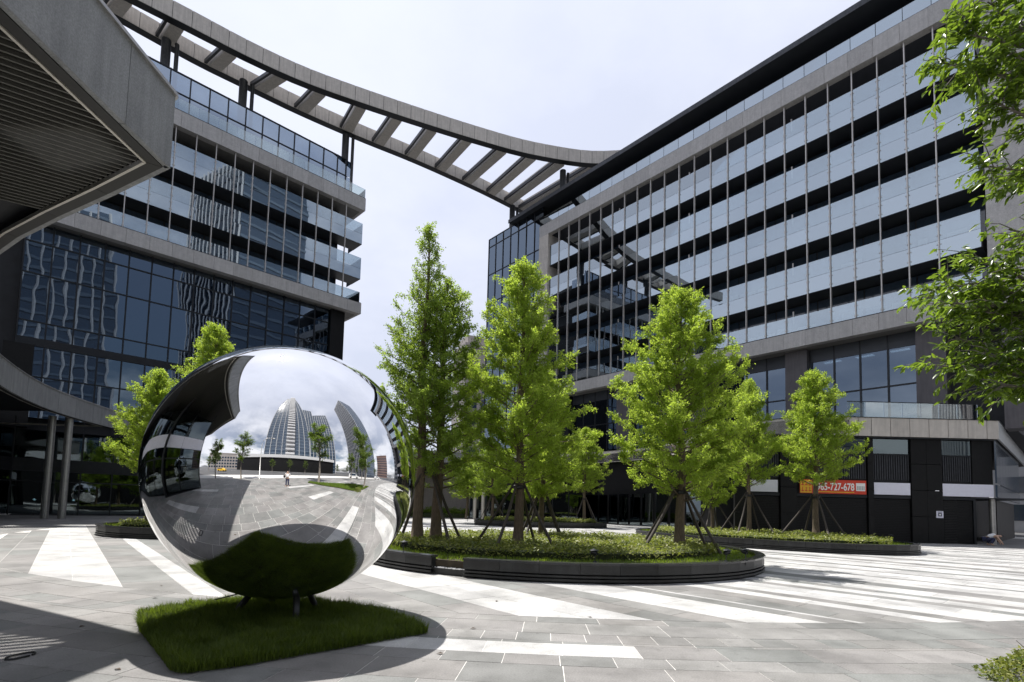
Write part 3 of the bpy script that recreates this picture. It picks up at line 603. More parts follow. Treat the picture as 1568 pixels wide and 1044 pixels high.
street(SB, 20.0, 4.0, 'distant broadleaf tree mirrored at the far right of the sphere', .85, .5)
# bush and grass verge bottom right
g_ = np.random.default_rng(31); k = 4200; c = np.array([5.55, 5.2, .0]); d = g_.normal(size=(k, 3)); d /= np.linalg.norm(d, axis=1)[:, None]; d[:, 2] = np.abs(d[:, 2])
lump = 1+.16*np.sin(d[:, 0]*7+1)*np.sin(d[:, 1]*6)+.12*np.sin(d[:, 2]*9); X = c+d*np.array([.72, .5, .34])*(lump*g_.uniform(.45, 1.02, k)**.5)[:, None]
V, F = leaves_at(X, .05, g_, .5, .55); bush = thing('garden_bush', 'small leafy bush at the bottom right corner of the picture', 'bush', (0, 0, 0))
link('leaves', bulk('leaves', V, F, M['shrub'], np.clip(g_.normal(.4, .3, k), 0, 1)), bush)
m = MB()
for i in range(40):
    a = rnd.uniform(0, 2*PI); q = rnd.uniform(.2, .9); m.tube([(5.55+.1*math.cos(a), 5.15+.1*math.sin(a), 0), (5.55+.6*q*math.cos(a), 5.15+.52*q*math.sin(a), rnd.uniform(.15, .36))], [.006, .003], 4, False)
m.build('twigs', M['bark2'], bush)
verge = [(4.9, 4.7), (6.5, 5.9), (9.5, 6.9), (9.5, 3.5), (6.5, .6), (4.2, -2.2), (3.5, -1.6), (4.1, .8), (4.8, 2.8)]
m = MB(); m.prism(verge[::-1] if False else verge, -.01, .05); tag(m.build('verge_soil', M['soil']), 'soil strip of the kerbside verge', 'soil', kind='structure')
tag(link('verge_plants', blades('verge_plants', verge, 16000, .16, .03, M['lawn'], .04, 33, .9)), 'ground cover of the kerbside verge', 'ground cover', kind='stuff')
# ------------------------------------------------------------------ office buildings
def facade_fins(b, xs, z0, z1):
    for x in xs: part(b, 'fin', x-.036, x+.036, -.16, .06, z0, z1, 'fin')
def jitter(o, a=.0035):
    o.rotation_euler = (rnd.uniform(-a, a), 0, rnd.uniform(-a, a)); return o
KK = 1.08
SP = 1.584*KK
rb = thing('office_building', 'long dark glass office block with pale fins receding along the right side', 'building', (4.9*KK, 59.5*KK, 0), math.atan2(-.7627, .6468))
xs = [i*SP for i in range(23)]; XL, XR = -SP, 36.75*KK+.2; XP0, XP1 = -2*SP, 39.4*KK
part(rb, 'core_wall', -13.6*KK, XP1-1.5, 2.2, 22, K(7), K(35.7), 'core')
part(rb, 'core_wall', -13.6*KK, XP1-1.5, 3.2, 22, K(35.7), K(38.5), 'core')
# stone frame panels
def stone_run(b, name, x0, x1, y0, y1, z0, z1, step, mat='granite'):
    n = max(1, round((x1-x0)/step)); w_ = (x1-x0)/n
    for i in range(n): part(b, name, x0+i*w_+.008, x0+(i+1)*w_-.008, y0, y1, z0, z1, mat)
stone_run(rb, 'stone_panel', XP0, XP1, -.35, .3, K(34.3), K(35.7), SP)
stone_run(rb, 'stone_panel', XP0, XP1, -.35, .3, K(14.35), K(15.52), SP)
part(rb, 'shadow_gap', XP0+.02, XP1-.02, -.30, .3, K(35.7), K(35.76), 'mullion'); part(rb, 'shadow_gap', XL, XR, -.30, .3, K(15.52), K(15.6), 'mullion')
for z0 in np.arange(15.6, 34.2, 1.56): part(rb, 'stone_panel', XP0, XL-.02, -.35, 2.1, K(z0)+.01, min(K(z0+1.56), K(34.3))-.005, 'granite_l')
for z0 in np.arange(15.55, 34.2, 3.1): part(rb, 'stone_panel', XR+.25, XP1, -.1, 3, K(z0)+.01, min(K(z0+3.1), K(34.3))-.005, 'granite')
part(rb, 'soffit', XP0+.02, XP1-.02, .3, 2.2, K(14.35)+.02, K(14.55), 'soffit')
floors = [(15.6, 16.86, False), (18.4, 20.8, True), (22.4, 24.8, True), (26.4, 28.8, True), (30.4, 32.8, True)]
def glazing(b, xa, floors):
    for (z0, z1, two) in floors:
        for x0, x1 in zip(xa[:-1], xa[1:]):
            if two:
                zm = z0+(z1-z0)*.49
                jitter(part(b, 'spandrel_pane', x0+.05, x1-.05, -.05, -.03, K(z0), K(zm)-.012, 'glass_sp'))
                jitter(part(b, 'railing_pane', x0+.05, x1-.05, -.05, -.03, K(zm)+.012, K(z1), 'glass_rp'))
            else: jitter(part(b, 'railing_pane', x0+.05, x1-.05, -.05, -.03, K(z0), K(z1), 'glass_rp'))
            for zz in (z0+.25, z1-.25):
                pass
    for (z0, z1, two) in floors:
        if two:
            part(b, 'floor_slab', xa[0], xa[-1], .08, 2.2, K(z0)+.03, K(z0+.95), 'slabedge')
            part(b, 'ceiling_panel', xa[0], xa[-1], .02, 2.2, K(z0)-.02, K(z0)+.0, 'eave')
xa = [XL]+xs+[XR]
glazing(rb, xa, floors); facade_fins(rb, xs, K(15.6), K(34.3))
# glass clips: small bright bolts on the fins, one joined part
m = MB()
for x in xs:
    for (z0, z1, two) in floors:
        for zz in ([z0+.25, z0+.9, z1-.9, z1-.25] if two else [z0+.25, z1-.3]):
            for sx in (-.1, .1): m.box(x+sx-.03, x+sx+.03, -.10, -.05, K(zz)-.03, K(zz)+.03)
tag(m.build('glass_clips', M['steel'], rb), kind='stuff')
# balcony back walls: dark panes behind each opening
for (z0, z1) in ((16.86, 18.4), (20.8, 22.4), (24.8, 26.4), (28.8, 30.4), (32.8, 34.3)):
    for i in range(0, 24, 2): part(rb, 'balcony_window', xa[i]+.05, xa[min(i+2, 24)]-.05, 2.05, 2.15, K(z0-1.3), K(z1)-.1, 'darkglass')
for (z0, z1) in ((16.86, 18.4), (20.8, 22.4), (24.8, 26.4), (28.8, 30.4), (32.8, 34.3)):
    for i in range(24):
        if rnd.random() < .62: part(rb, 'blind', xa[i]+.12, xa[i+1]-.12-rnd.choice((0, 0, .5, .9)), 1.98, 2.01, K(z0-1.25), K(z0-rnd.choice((0, .1, .3))), 'blind')
    for f in (10.45, 16.2, 5.3): part(rb, 'balcony_lamp', f*SP-.05, f*SP+.05, .5, .6, K(z0)-.4, K(z0)+.65, 'fin')
# roof terrace rail, set back glass and dark eave
for x0, x1 in zip([XP0]+xa, xa+[XP1]): jitter(part(rb, 'roof_rail_pane', x0+.02, x1-.02, -.28, -.26, K(35.78), K(36.75), 'glass_sp'), .002)
part(rb, 'eave_soffit', -9.0*KK, XP1+3, -.45, 7, K(38.55), K(38.6), 'eave'); part(rb, 'eave_fascia', -9.0*KK-.06, XP1+3, -.52, -.45, K(38.53), K(39.0), 'darkmetal')
part(rb, 'eave_roof', -9.0*KK, XP1+3, -.45, 7, K(38.62), K(38.95), 'eave')
part(rb, 'roof_wall', XP0, XP1, 2.9, 3.1, K(35.7), K(38.5), 'darkglass')
# blue glass corner volume at the far left end
gx = [-2*SP-i*SP*.985 for i in range(8)]
for i in range(7):
    x1, x0 = gx[i], gx[i+1]; zt = 38.45
    for z1, z0 in ((38.45, 37.35), (37.3, 33.4), (33.35, 29.4), (29.35, 25.4), (25.35, 21.4), (21.35, 17.4), (17.35, 13.4), (13.35, 9)):
        jitter(part(rb, 'window_pane', x0+.05, x1-.05, .35, .38, K(z0), K(z1), 'glass'), .006)
    part(rb, 'mullion', x0-.05, x0+.05, .26, .45, K(9), K(38.5), 'mullion')
for z in (38.5, 37.33, 33.38, 29.38, 25.38, 21.38, 17.38, 13.38): part(rb, 'transom', gx[-1], gx[0], .28, .45, K(z)-.05, K(z)+.05, 'mullion')
for z in (33.3, 29.3, 25.3, 21.3, 17.3, 13.3): part(rb, 'floor_slab', gx[-1], gx[0], .9, 2.15, K(z)-.35, K(z), 'slabedge')
# lower storeys: columns and big windows set back under the band
for x0 in (33.3, 24.9, 16.5, 8.1, -.3): part(rb, 'column', x0*KK, (x0+1.6)*KK, .8, 2.3, K(7), K(14.35), 'blackpanel' if x0 < 8 else 'column')
part(rb, 'column', 37.6*KK, 39.3*KK, .5, 2.3, K(7), K(14.35), 'column')
for a in (26.5, 18.1, 9.7, 1.3):
    n = 4
    for i in range(n):
        x0 = a*KK+i*6.8*KK/n; x1 = x0+6.8*KK/n
        for z0, z1 in ((7.9, 10.65), (10.75, 13.35)): jitter(part(rb, 'window_pane', x0+.06, x1-.06, 1.5, 1.53, K(z0), K(z1), 'glass'), .004)
        part(rb, 'mullion', x0-.06, x0+.06, 1.4, 1.6, K(7.7), K(14.35), 'mullion')
    part(rb, 'transom', a*KK, (a+6.8)*KK, 1.42, 1.58, K(10.65), K(10.75), 'mullion'); part(rb, 'transom', a*KK, (a+6.8)*KK, 1.42, 1.6, K(13.35), K(14.35), 'eave')
    for j in range(3):
        for k in range(2): part(rb, 'ceiling_lamp', a*KK+1+j*2.3, a*KK+2.2+j*2.3, 1.62+.3*k, 1.74+.3*k, K(13.2), K(13.25), 'lamp_on') if a > 20 else None

# left building
lb = thing('office_building', 'dark glass office block with balcony corner standing left behind the sphere', 'building', (-18.9*KK, 55.2*KK, 0), math.atan2(.7036, .7106))
SL = 1.605*KK
def xl(n): return -n*SL
XC = 2.12*KK; XE = -22.45*KK; XS = -23.9*KK
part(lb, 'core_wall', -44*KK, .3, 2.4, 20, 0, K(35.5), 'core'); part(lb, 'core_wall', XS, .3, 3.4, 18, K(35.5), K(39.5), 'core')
xs2 = [xl(n) for n in range(14, -1, -1)]; xa2 = xs2+[XC-.05]
stone_run(lb, 'stone_panel', XS, XC, -.4, .3, K(34.15), K(35.55), SL); stone_run(lb, 'stone_panel', XS, XC, -.45, .3, K(22.35), K(23.55), SL)
part(lb, 'shadow_gap', XS, XC-.05, -.38, .3, K(35.55), K(35.62), 'mullion'); part(lb, 'shadow_gap', XE, XC-.05, -.40, .3, K(23.55), K(23.62), 'mullion')
stone_run(lb, 'stone_panel', XC-.35, XC, .31, 6, K(34.15), K(35.55), 6); stone_run(lb, 'stone_panel', XC-.35, XC, .31, 6, K(22.35), K(23.55), 6)
part(lb, 'soffit', XS, XC-.02, .3, 6, K(22.38), K(22.5), 'soffit'); part(lb, 'soffit', XE, XC-.36, .3, 6, K(34.17), K(34.3), 'soffit')
for z0 in np.arange(23.6, 34, 1.56): part(lb, 'stone_panel', XS, XE-.03, -.4, 2, K(z0)+.01, min(K(z0+1.56), K(34.15))-.005, 'granite_l')
fl2 = [(23.62, 24.9, False), (26.4, 28.8, True), (30.4, 32.75, True)]
glazing(lb, xa2, fl2); facade_fins(lb, xs2, K(23.62), K(34.15))
for (z0, z1, two) in fl2:
    part(lb, 'side_pane', XC-.08, XC-.06, 0, 3.5, K(z0), K(z1), 'glass_sp' if two else 'glass_rail')
for (z0, z1) in ((24.9, 26.4), (28.8, 30.4), (32.75, 34.15)):
    for i in range(0, 14, 2): part(lb, 'balcony_window', xa2[i]+.05, xa2[i+2]-.05, 2.3, 2.38, K(z0-1.3), K(z1)-.1, 'darkglass')
m = MB()
for x in xs2:
    for (z0, z1, two) in fl2:
        for zz in ([z0+.25, z0+.9, z1-.9, z1-.25] if two else [z0+.25, z1-.3]):
            for sx in (-.1, .1): m.box(x+sx-.03, x+sx+.03, -.10, -.05, K(zz)-.03, K(zz)+.03)
tag(m.build('glass_clips', M['steel'], lb), kind='stuff')
for x0, x1 in zip([XS]+xs2, xs2+[XC-.05]): jitter(part(lb, 'roof_rail_pane', x0+.02, x1-.02, -.32, -.30, K(35.62), K(36.65), 'glass_rail'), .002)
part(lb, 'side_pane', XC-.1, XC-.08, -.3, 5, K(35.62), K(36.65), 'glass_rail')
part(lb, 'roof_deck', XS, XC-.1, .3, 18, K(35.4), K(35.58), 'soffit')
for i in range(15):
    x0 = xl(14)+i*SL-.4; x1 = x0+SL
    for z0, z1 in ((35.7, 38.5), (38.57, 40.4)): jitter(part(lb, 'screen_pane', x0+.04, x1-.04, 2.0, 2.03, K(z0), K(z1), 'glass_screen'), .003)
    part(lb, 'mullion', x0-.05, x0+.05, 1.9, 2.1, K(35.6), K(40.5), 'mullion')
part(lb, 'transom', xl(14)-.4, .75, 1.92, 2.08, K(38.5), K(38.58), 'mullion'); part(lb, 'transom', xl(14)-.4, .75, 1.92, 2.1, K(40.4), K(40.5), 'mullion'); part(lb, 'mullion', .65, .77, 1.9, 2.1, K(35.6), K(40.5), 'mullion')
for k in range(4): part(lb, 'screen_pane', -.0+.85, .88+.0, 2.1+k*.9, 2.95+k*.9, K(35.7), K(39.9), 'glass_screen')
# lower curtain wall
XR2 = -.86*KK; n2 = 27
for i in range(n2):
    x1 = XR2-i*SL; x0 = x1-SL; dy = 0 if i < 15 else 2.4
    if i == 15: part(lb, 'return_wall', x1-.1, x1, 1.0, 3.5, K(8), K(22.3), 'blackpanel')
    rows_ = ((20.9, 22.3), (18.45, 20.8), (14.75, 18.35), (13.45, 14.65), (10.55, 12.8), (7.4, 10.45))
    for z0, z1 in rows_: jitter(part(lb, 'window_pane', x0+.05, x1-.05, 1.0+dy, 1.03+dy, K(z0), K(z1), 'glass'), .006)
    part(lb, 'mullion', x0-.05, x0+.05, .88+dy, 1.12+dy, K(7.3), K(22.35), 'mullion')
for xA, xB, dy in ((XR2-15*SL, XR2, 0), (XR2-27*SL, XR2-15*SL, 2.4)):
    for z, hh in ((20.85, .05), (18.4, .05), (14.7, .05), (13.13, .33), (10.5, .05)): part(lb, 'transom', xA, xB, .92+dy-(.05 if hh > .1 else 0), 1.1+dy, K(z)-hh, K(z)+hh, 'mullion')
    for z in (20.4, 17.2, 13.1, 9.4): part(lb, 'floor_slab', xA, xB, 1.5+dy, 2.4+dy, K(z)-.3, K(z)+.1, 'slabedge')
part(lb, 'column', XR2+.05, .72*KK, .6, 2.6, K(7), K(22.35), 'blackpanel'); part(lb, 'column', -25.6*KK, -23.9*KK, .4, 1.6, K(6.6), K(12.8), 'blackpanel')
for sx in range(5):
    for k in range(2): part(lb, 'ceiling_lamp', -16*KK+sx*2.4, -15*KK+sx*2.4, 1.6+.4*k, 1.72+.4*k, K(20.3), K(20.34), 'lamp_on')

# ------------------------------------------------------------------ rooftop arch
ar = thing('rooftop_pergola_bridge', 'curved concrete ladder bridge spanning from roof to roof against the sky', 'bridge', (0, 0, 47.5))
near_g = [(-45.5, 30.5), (-41, 36), (-37.8, 39.3), (-34.11, 42.5), (-30.66, 45.27), (-26.83, 48.39), (-22.81, 51.12), (-18.15, 53.5), (-11.64, 56.45), (-5.61, 58.99), (.3, 61.18), (6.04, 62.54), (9.6, 62.9), (13.5, 62.5)]
far_g = [(-47.5, 34.5), (-41, 40), (-37.52, 43.31), (-34.86, 46.12), (-31.9, 49.1), (-28.59, 51.89), (-25.6, 54.4), (-22.28, 56.9), (-18.52, 59.5), (-14.32, 62.2), (-10.37, 64.98), (-4.92, 69.13), (.47, 73.69)]
def smooth(P, step, q=1):
    P = [Vector((*p, 0)) for p in P]; o = []
    for i in range(len(P)-1):
        p0 = P[max(0, i-1)]; p1 = P[i]; p2 = P[i+1]; p3 = P[min(len(P)-1, i+2)]
        for k in range(20):
            t = k/20; o.append(.5*((2*p1)+(-p0+p2)*t+(2*p0-5*p1+4*p2-p3)*t*t+(-p0+3*p1-3*p2+p3)*t**3))
    o.append(P[-1]); L_ = [0]
    for a, b in zip(o[:-1], o[1:]): L_.append(L_[-1]+(b-a).length)
    n = max(1, round(L_[-1]/step)); out_ = []; j = 0
    for k in range(n+1):
        s_ = L_[-1]*k/n
        while j < len(L_)-2 and L_[j+1] < s_: j += 1
        t = (s_-L_[j])/max(1e-6, L_[j+1]-L_[j]); out_.append(o[j].lerp(o[j+1], t))
    return out_
AS = (47.5-1.6)/(44.5-1.6)
def girder(P, name, wd, h, skip=None, mat='granite_l'):
    Q = smooth([(x*AS, y*AS) for x, y in P], 1.6); core = MB()
    nr = [((Q[min(i+1, len(Q)-1)]-Q[max(i-1, 0)]).normalized()) for i in range(len(Q))]; nr = [Vector((-d.y, d.x, 0)) for d in nr]
    for i in range(len(Q)-1):
        a, b = Q[i], Q[i+1]; e = (b-a).normalized()*.022; a2, b2 = a+e, b-e; n0, n1 = nr[i]*wd/2, nr[i+1]*wd/2
        m = MB(); m.prism([tuple((a2-n0).xy), tuple((b2-n1).xy), tuple((b2+n1).xy), tuple((a2+n0).xy)], .06, h); m.build(name, M[mat], ar)
        core.prism([tuple((a-n0*.9).xy), tuple((b-n1*.9).xy), tuple((b+n1*.9).xy), tuple((a+n0*.9).xy)], 0, h-.05)
    core.build('girder_core', M['mullion'], ar)
girder(near_g, 'cladding_panel', .9, 1.8); girder(far_g, 'cladding_panel', .9, 1.7)
beams = [((-17.47, 54.3), (-20.05, 57.9)), ((-13.86, 55.9), (-17.11, 60.3)), ((-10.2, 57.6), (-13.56, 62.4)), ((-6.21, 59.1), (-10.37, 64.98)), ((-2.1, 60.8), (-6.95, 67.2)), ((1.55, 61.9), (-3.83, 69.6)),
         ((5.2, 62.8), (-1.43, 71.6)), ((9.8, 63.2), (.47, 73.52)), ((-21.16, 52.4), (-24.3, 55.2)), ((-24.4, 50.4), (-27.9, 52.5)), ((-28.2, 47.8), (-31.2, 49.9)), ((-31.6, 45.0), (-34.0, 47.0)), ((-34.6, 42.6), (-37.0, 44.2)), ((-38.5, 39.3), (-41, 41))]
for i, (a, b) in enumerate(beams):
    a, b = Vector((*a, 0))*AS, Vector((*b, 0))*AS; d = (b-a).normalized(); n_ = Vector((-d.y, d.x, 0))
    m = MB(); w_ = .56; m.prism([tuple((a-n_*w_).xy), tuple((b-n_*w_).xy), tuple((b+n_*w_).xy), tuple((a+n_*w_).xy)][::1], .04, 1.15); bm_ = m.build('cross_beam', M['granite_l'], ar)
    m = MB(); m.prism([tuple((a+n_*.9-n_*.12).xy), tuple((b+n_*.9-n_*.12).xy), tuple((b+n_*.9+n_*.12).xy), tuple((a+n_*.9+n_*.12).xy)], .1, .5); m.build('steel_tube', M['darkmetal'], bm_)
for (x, y, z0) in ((5.54, 64.09, K(38.9)-47.5), (-.9, 72.2, K(38.9)-47.5), (-20.45, 58.5, K(37.6)-47.5), (-28.6, 51.0, K(37.6)-47.5), (-33.5, 46.4, K(37.6)-47.5)):
    x *= AS; y *= AS; m = MB(); m.tube([(x, y, z0-1.2), (x, y, .05)], .42, 12); m.tube([(x+.75, y+.5, z0-1.2), (x+.75, y+.5, .05)], .2, 8); m.build('post', M['darkmetal'], ar, True)

# ------------------------------------------------------------------ podium canopy (oval)
EDGE = [(-6.4, 9.2, 7.6, 9.0), (-7.6, 9.85, 7.6, 9.0), (-9.1, 10.6, 7.6, 9.0), (-11, 11.6, 7.6, 9.0), (-13.2, 12.9, 7.6, 9.0), (-17.6, 16.2, 7.5, 8.9), (-21.8, 20.4, 7.3, 8.65), (-25.5, 25.5, 7.0, 8.4), (-28.3, 31.0, 6.85, 8.2), (-29.7, 36.0, 6.75, 8.1), (-30.2, 40.6, 6.7, 8.0),
        (-29.2, 46, 6.7, 8.0), (-26, 51.5, 6.7, 8.0), (-20.5, 57, 6.7, 8.0), (-13, 61.5, 6.7, 8.0), (-6, 64, 6.7, 8.0), (1, 63.5, 6.6, 7.9), (6, 60, 6.5, 7.8), (10.3, 55.0, 6.5, 7.7), (13.0, 50, 6.45, 7.6), (14.2, 44, 6.4, 7.55), (14.6, 38, 6.4, 7.55), (16, 33.6, 6.4, 7.54), (18.5, 31.7, 6.4, 7.54), (21, 31.5, 6.4, 7.54)]
def smooth3(E_, step):
    xy = smooth([(e[0], e[1]) for e in E_], step)
    o = []
    for p in xy:
        bd = min(range(len(E_)), key=lambda i: (E_[i][0]-p.x)**2+(E_[i][1]-p.y)**2); bs = None
        for i in range(max(0, bd-1), min(len(E_)-1, bd+1)):
            a = Vector(E_[i][:2]); b = Vector(E_[i+1][:2]); t = (p.xy-a).dot(b-a)/(b-a).length_squared; t = max(0, min(1, t)); d_ = (a.lerp(b, t)-p.xy).length
            if bs is None or d_ < bs[0]: bs = (d_, E_[i][2]+(E_[i+1][2]-E_[i][2])*t, E_[i][3]+(E_[i+1][3]-E_[i][3])*t)
        o.append((p.x, p.y, bs[1], bs[2]))
    return o
cut = 11
def fascia(root, Q, mat, inward, gap=.012, th=.10):
    """panels along polyline Q; inward = side sign of the building"""
    for i in range(len(Q)-1):
        a = Vector(Q[i][:2]); b = Vector(Q[i+1][:2]); d = (b-a).normalized(); n_ = Vector((-d.y, d.x))*inward; a2 = a+d*gap/2; b2 = b-d*gap/2
        m = MB(); m.prism([tuple(a2), tuple(b2), tuple(b2+n_*th), tuple(a2+n_*th)], [Q[i][2]+.02, Q[i+1][2]+.02, Q[i+1][2]+.02, Q[i][2]+.02], 0, zt=[Q[i][3], Q[i+1][3], Q[i+1][3], Q[i][3]])
        m.build('fascia_panel', M[mat], root)
def strip(Q, o0, o1, z, h, inward, mb, dz=0):
    nn_ = []
    for i in range(len(Q)):
        a = Vector(Q[max(0, i-1)][:2]); b = Vector(Q[min(len(Q)-1, i+1)][:2]); d = (b-a).normalized(); nn_.append(Vector((-d.y, d.x))*inward)
    for i in range(len(Q)-1):
        a = Vector(Q[i][:2]); b = Vector(Q[i+1][:2]); z0 = Q[i][z]+dz; z1 = Q[i+1][z]+dz
        mb.prism([tuple(a+nn_[i]*o0), tuple(b+nn_[i+1]*o0), tuple(b+nn_[i+1]*o1), tuple(a+nn_[i]*o1)], [z0, z1, z1, z0], 0, zt=[z0+h, z1+h, z1+h, z0+h])
cn = thing('podium_canopy', 'granite edged canopy jutting overhead at the upper left with louvred underside', 'canopy', (0, 0, 0))
QL = smooth3(EDGE[:cut+5], 2.0)
fascia(cn, QL, 'granite_c', 1)
east = [(-34, -8.6, 7.6, 9.0), (-24, -7.2, 7.6, 9.0), (-12, -4, 7.6, 9.0), (-6.4, -.5, 7.6, 9.0)]
for a, b in zip(east[:-1], east[1:]):
    n = max(1, round(math.dist(a[:2], b[:2])/2.05)); Q = [tuple(a[k]+(b[k]-a[k])*i/n for k in range(4)) for i in range(n+1)]; fascia(cn, Q, 'granite_c', 1)
ye = [(-6.4, y, 7.6, 9.0) for y in (-.5, 1.55, 3.6, 5.68, 8.08, 9.2)]
fascia(cn, ye, 'granite_c', 1)
m = MB(); strip(ye, -.05, .14, 3, .06, 1, m); strip(QL, -.05, .14, 3, .06, 1, m); strip(east, -.05, .14, 3, .06, 1, m); m.build('coping', M['steel'], cn)
poly = [(q[0], q[1]) for q in QL[:26]]; poly = [p for p in poly if p[1] < 40]; roofp = poly+[(-52, 40), (-52, -8.6), (-34, -8.6), (-12, -4), (-6.4, -.5)]
def inset(p, k):
    n = len(p); o = []
    for i in range(n):
        a = Vector(p[i-1]); b = Vector(p[i]); c = Vector(p[(i+1)%n]); d1 = (b-a).normalized(); d2 = (c-b).normalized(); n1 = Vector((-d1.y, d1.x)); n2_ = Vector((-d2.y, d2.x)); q = n1+n2_
        q = q.normalized(); sc_ = min(3, 1/max(.3, q.dot(n1))); o.append(tuple(b+q*k*sc_))
    return o
zq = [q[2] for q in QL[:len(poly)]]+[7.0]+[7.6]*4
def ringband(name, o0, o1, h, mat, dz):
    A, B = inset(roofp, o0), inset(roofp, o1); n = len(roofp)
    for i in range(n):
        j = (i+1) % n
        if roofp[i][0] < -45 and roofp[j][0] < -45: continue
        a, b = Vector(A[i]), Vector(A[j]); c, d = Vector(B[j]), Vector(B[i]); e = (b-a).normalized()*.006
        z0, z1 = zq[i]+dz, zq[j]+dz
        m = MB(); m.prism([tuple(a+e), tuple(b-e), tuple(c-e), tuple(d+e)], [z0, z1, z1, z0], 0, zt=[z0+h, z1+h, z1+h, z0+h]); m.build(name, M[mat], cn)
ringband('soffit_border', .10, .30, .05, 'soffit_dark', 0); ringband('soffit_trim', .31, .355, .09, 'trim', -.015)
rp_ = inset(roofp, .07); hole = [(-7.1, 9.0), (-7.1, 8.2), (-8.7, 8.2), (-8.7, 9.4)]; rp_ = [rp_[0]]+hole+[hole[0]]+rp_
m = MB(); m.prism(rp_, 7.86, 7.97); m.build('canopy_roof', M['core'], cn)
# louvre blades under the near part, all parallel
dv = Vector((.838, .545)); nv = Vector((-dv.y, dv.x)); lp = inset(roofp, .37); arr = lp
def clipline(off, poly_):
    ts = []
    for i in range(len(poly_)):
        a = Vector(poly_[i]); b = Vector(poly_[(i+1)%len(poly_)]); da = a.dot(nv)-off; db = b.dot(nv)-off
        if da*db < 0: t = da/(da-db); ts.append((a.lerp(b, t)).dot(dv))
    ts.sort(); return [(ts[i], ts[i+1]) for i in range(0, len(ts)-1, 2)]
off = 14.5; cnt = 0
while off > -9.0:
    for t0, t1 in clipline(off, lp):
        if t1-t0 < .15: continue
        t0 = max(t0, t1-26); a = dv*t0+nv*off; b = dv*t1+nv*off; m = MB(); m.prism([tuple(a-nv*.016), tuple(b-nv*.016), tuple(b+nv*.016), tuple(a+nv*.016)], 7.635, 7.80); m.build('louvre_blade', M['louvre'], cn); cnt += 1
    off -= .15
# left shopfront under the canopy
lw_ = thing('left_shopfront', 'dark glazed shopfront in shade below the curved canopy at left', 'shopfront', (0, 0, 0))
WP = [(-8.4, .9), (-10.8, 5), (-14.8, 10), (-20.5, 15), (-26.5, 21), (-32.5, 28), (-36.6, 34), (-37.4, 39), (-31.3, 44.2), (-28.6, 50.5)]
units = []
for a, b in zip(WP[:-1], WP[1:]):
    n = max(1, round(math.dist(a, b)/2.1)); units += [((a[0]+(b[0]-a[0])*i/n, a[1]+(b[1]-a[1])*i/n), (a[0]+(b[0]-a[0])*(i+1)/n, a[1]+(b[1]-a[1])*(i+1)/n)) for i in range(n)]
units = [((-20, -3.2), (-16, -2)), ((-16, -2), (-12, -.6)), ((-12, -.6), (-8.4, .9))]+units
bw = MB()
for i, (a, b) in enumerate(units):
    a = Vector(a); b = Vector(b); d = (b-a).normalized(); n_ = Vector((-d.y, d.x)); L_ = (b-a).length; rz = math.atan2(d.y, d.x); mid = (a+b)/2
    for z0, z1 in ((.12, 2.55), (2.65, 3.35), (4.35, 6.5)):
        o = link('shop_pane', boxmesh(L_-.1, .02, z1-z0, 'glass_shop'), lw_, (mid.x, mid.y, (z0+z1)/2), (0, 0, rz))
    link('mullion', boxmesh(.08, .14, 7.4, 'mullion'), lw_, (a.x, a.y, 3.75), (0, 0, rz)); link('transom', boxmesh(L_, .12, .1, 'mullion'), lw_, (mid.x, mid.y, 2.6), (0, 0, rz))
    link('sign_band' if a.y < 16 else 'transom_band', boxmesh(L_-.02, .16, .95, 'white' if a.y < 16 else 'mullion'), lw_, (mid.x, mid.y, 3.86), (0, 0, rz))
    q = n_*4.5; bw.prism([tuple(a+q), tuple(b+q), tuple(b+q*1.05), tuple(a+q*1.05)], -.01, 7.9)
    bw.prism([tuple(a+n_*.1), tuple(b+n_*.1), tuple(b+q), tuple(a+q)], -.02, .01)
bw.build('back_wall', M['core'], lw_)
for (x, y) in ((-31.1, 35.0), (-30.2, 35.3)):
    m = MB(); m.tube([(x, y, -.02), (x, y, 6.9)], .22, 16); tag(m.build('round_column', M['steel']), 'round steel column, %s of the pair at far left' % ('left' if x < -31 else 'right'), 'column', 'paired columns under the canopy')
for i, (x, y) in enumerate(((-36.8, 36.5), (-36.4, 40), (-35.5, 42.5))):
    o = thing('shop_lamp', ['warm lamp glowing deep inside the left shop', 'second lamp inside the left shop nearer the columns', 'third lamp inside the left shop'][i], 'lamp', (x, y, 1.2)); m = MB(); m.lathe([(0, .1), (.1, 0), (0, -.1)], 0, 0, 10); m.build('globe', M['lamp_on'], o); m = MB(); m.tube([(0, 0, -1.19), (0, 0, -.05)], .03, 8); m.build('stand', M['mullion'], o)

# back and right podium
rpod = thing('podium_terrace', 'low granite edged podium with black shopfronts below the right office block', 'podium', (0, 0, 0))
QR = smooth3(EDGE[cut:], 1.9)[3:]
fascia(rpod, QR, 'granite_l', 1)
front = [(21+1.155*i if i < 8 else 29.55, 31.5, 6.4, 7.54) for i in range(9)]; front = [(20.45, 31.5, 6.4, 7.54)]+[(21.0+(29.55-21.0)*k, 31.5, 6.4, 7.54) for k in (0, .093, .23, .367, .503, .64, .78, .915, 1)]
fascia(rpod, front, 'granite_l', 1, .035); part(rpod, 'fascia_backing', 20.5, 29.5, 31.56, 31.64, 6.42, 7.5, 'mullion')
side = [(29.55+.735*q, 31.5+.678*q, 6.4, 7.54) for q in np.arange(0, 26, 2.0)]; fascia(rpod, side, 'panel_l', 1)
m = MB(); strip(front, -.03, .2, 3, .04, 1, m); strip(QR, -.03, .2, 3, .04, 1, m); strip(side, -.03, .2, 3, .04, 1, m); m.build('coping', M['mullion'], rpod)
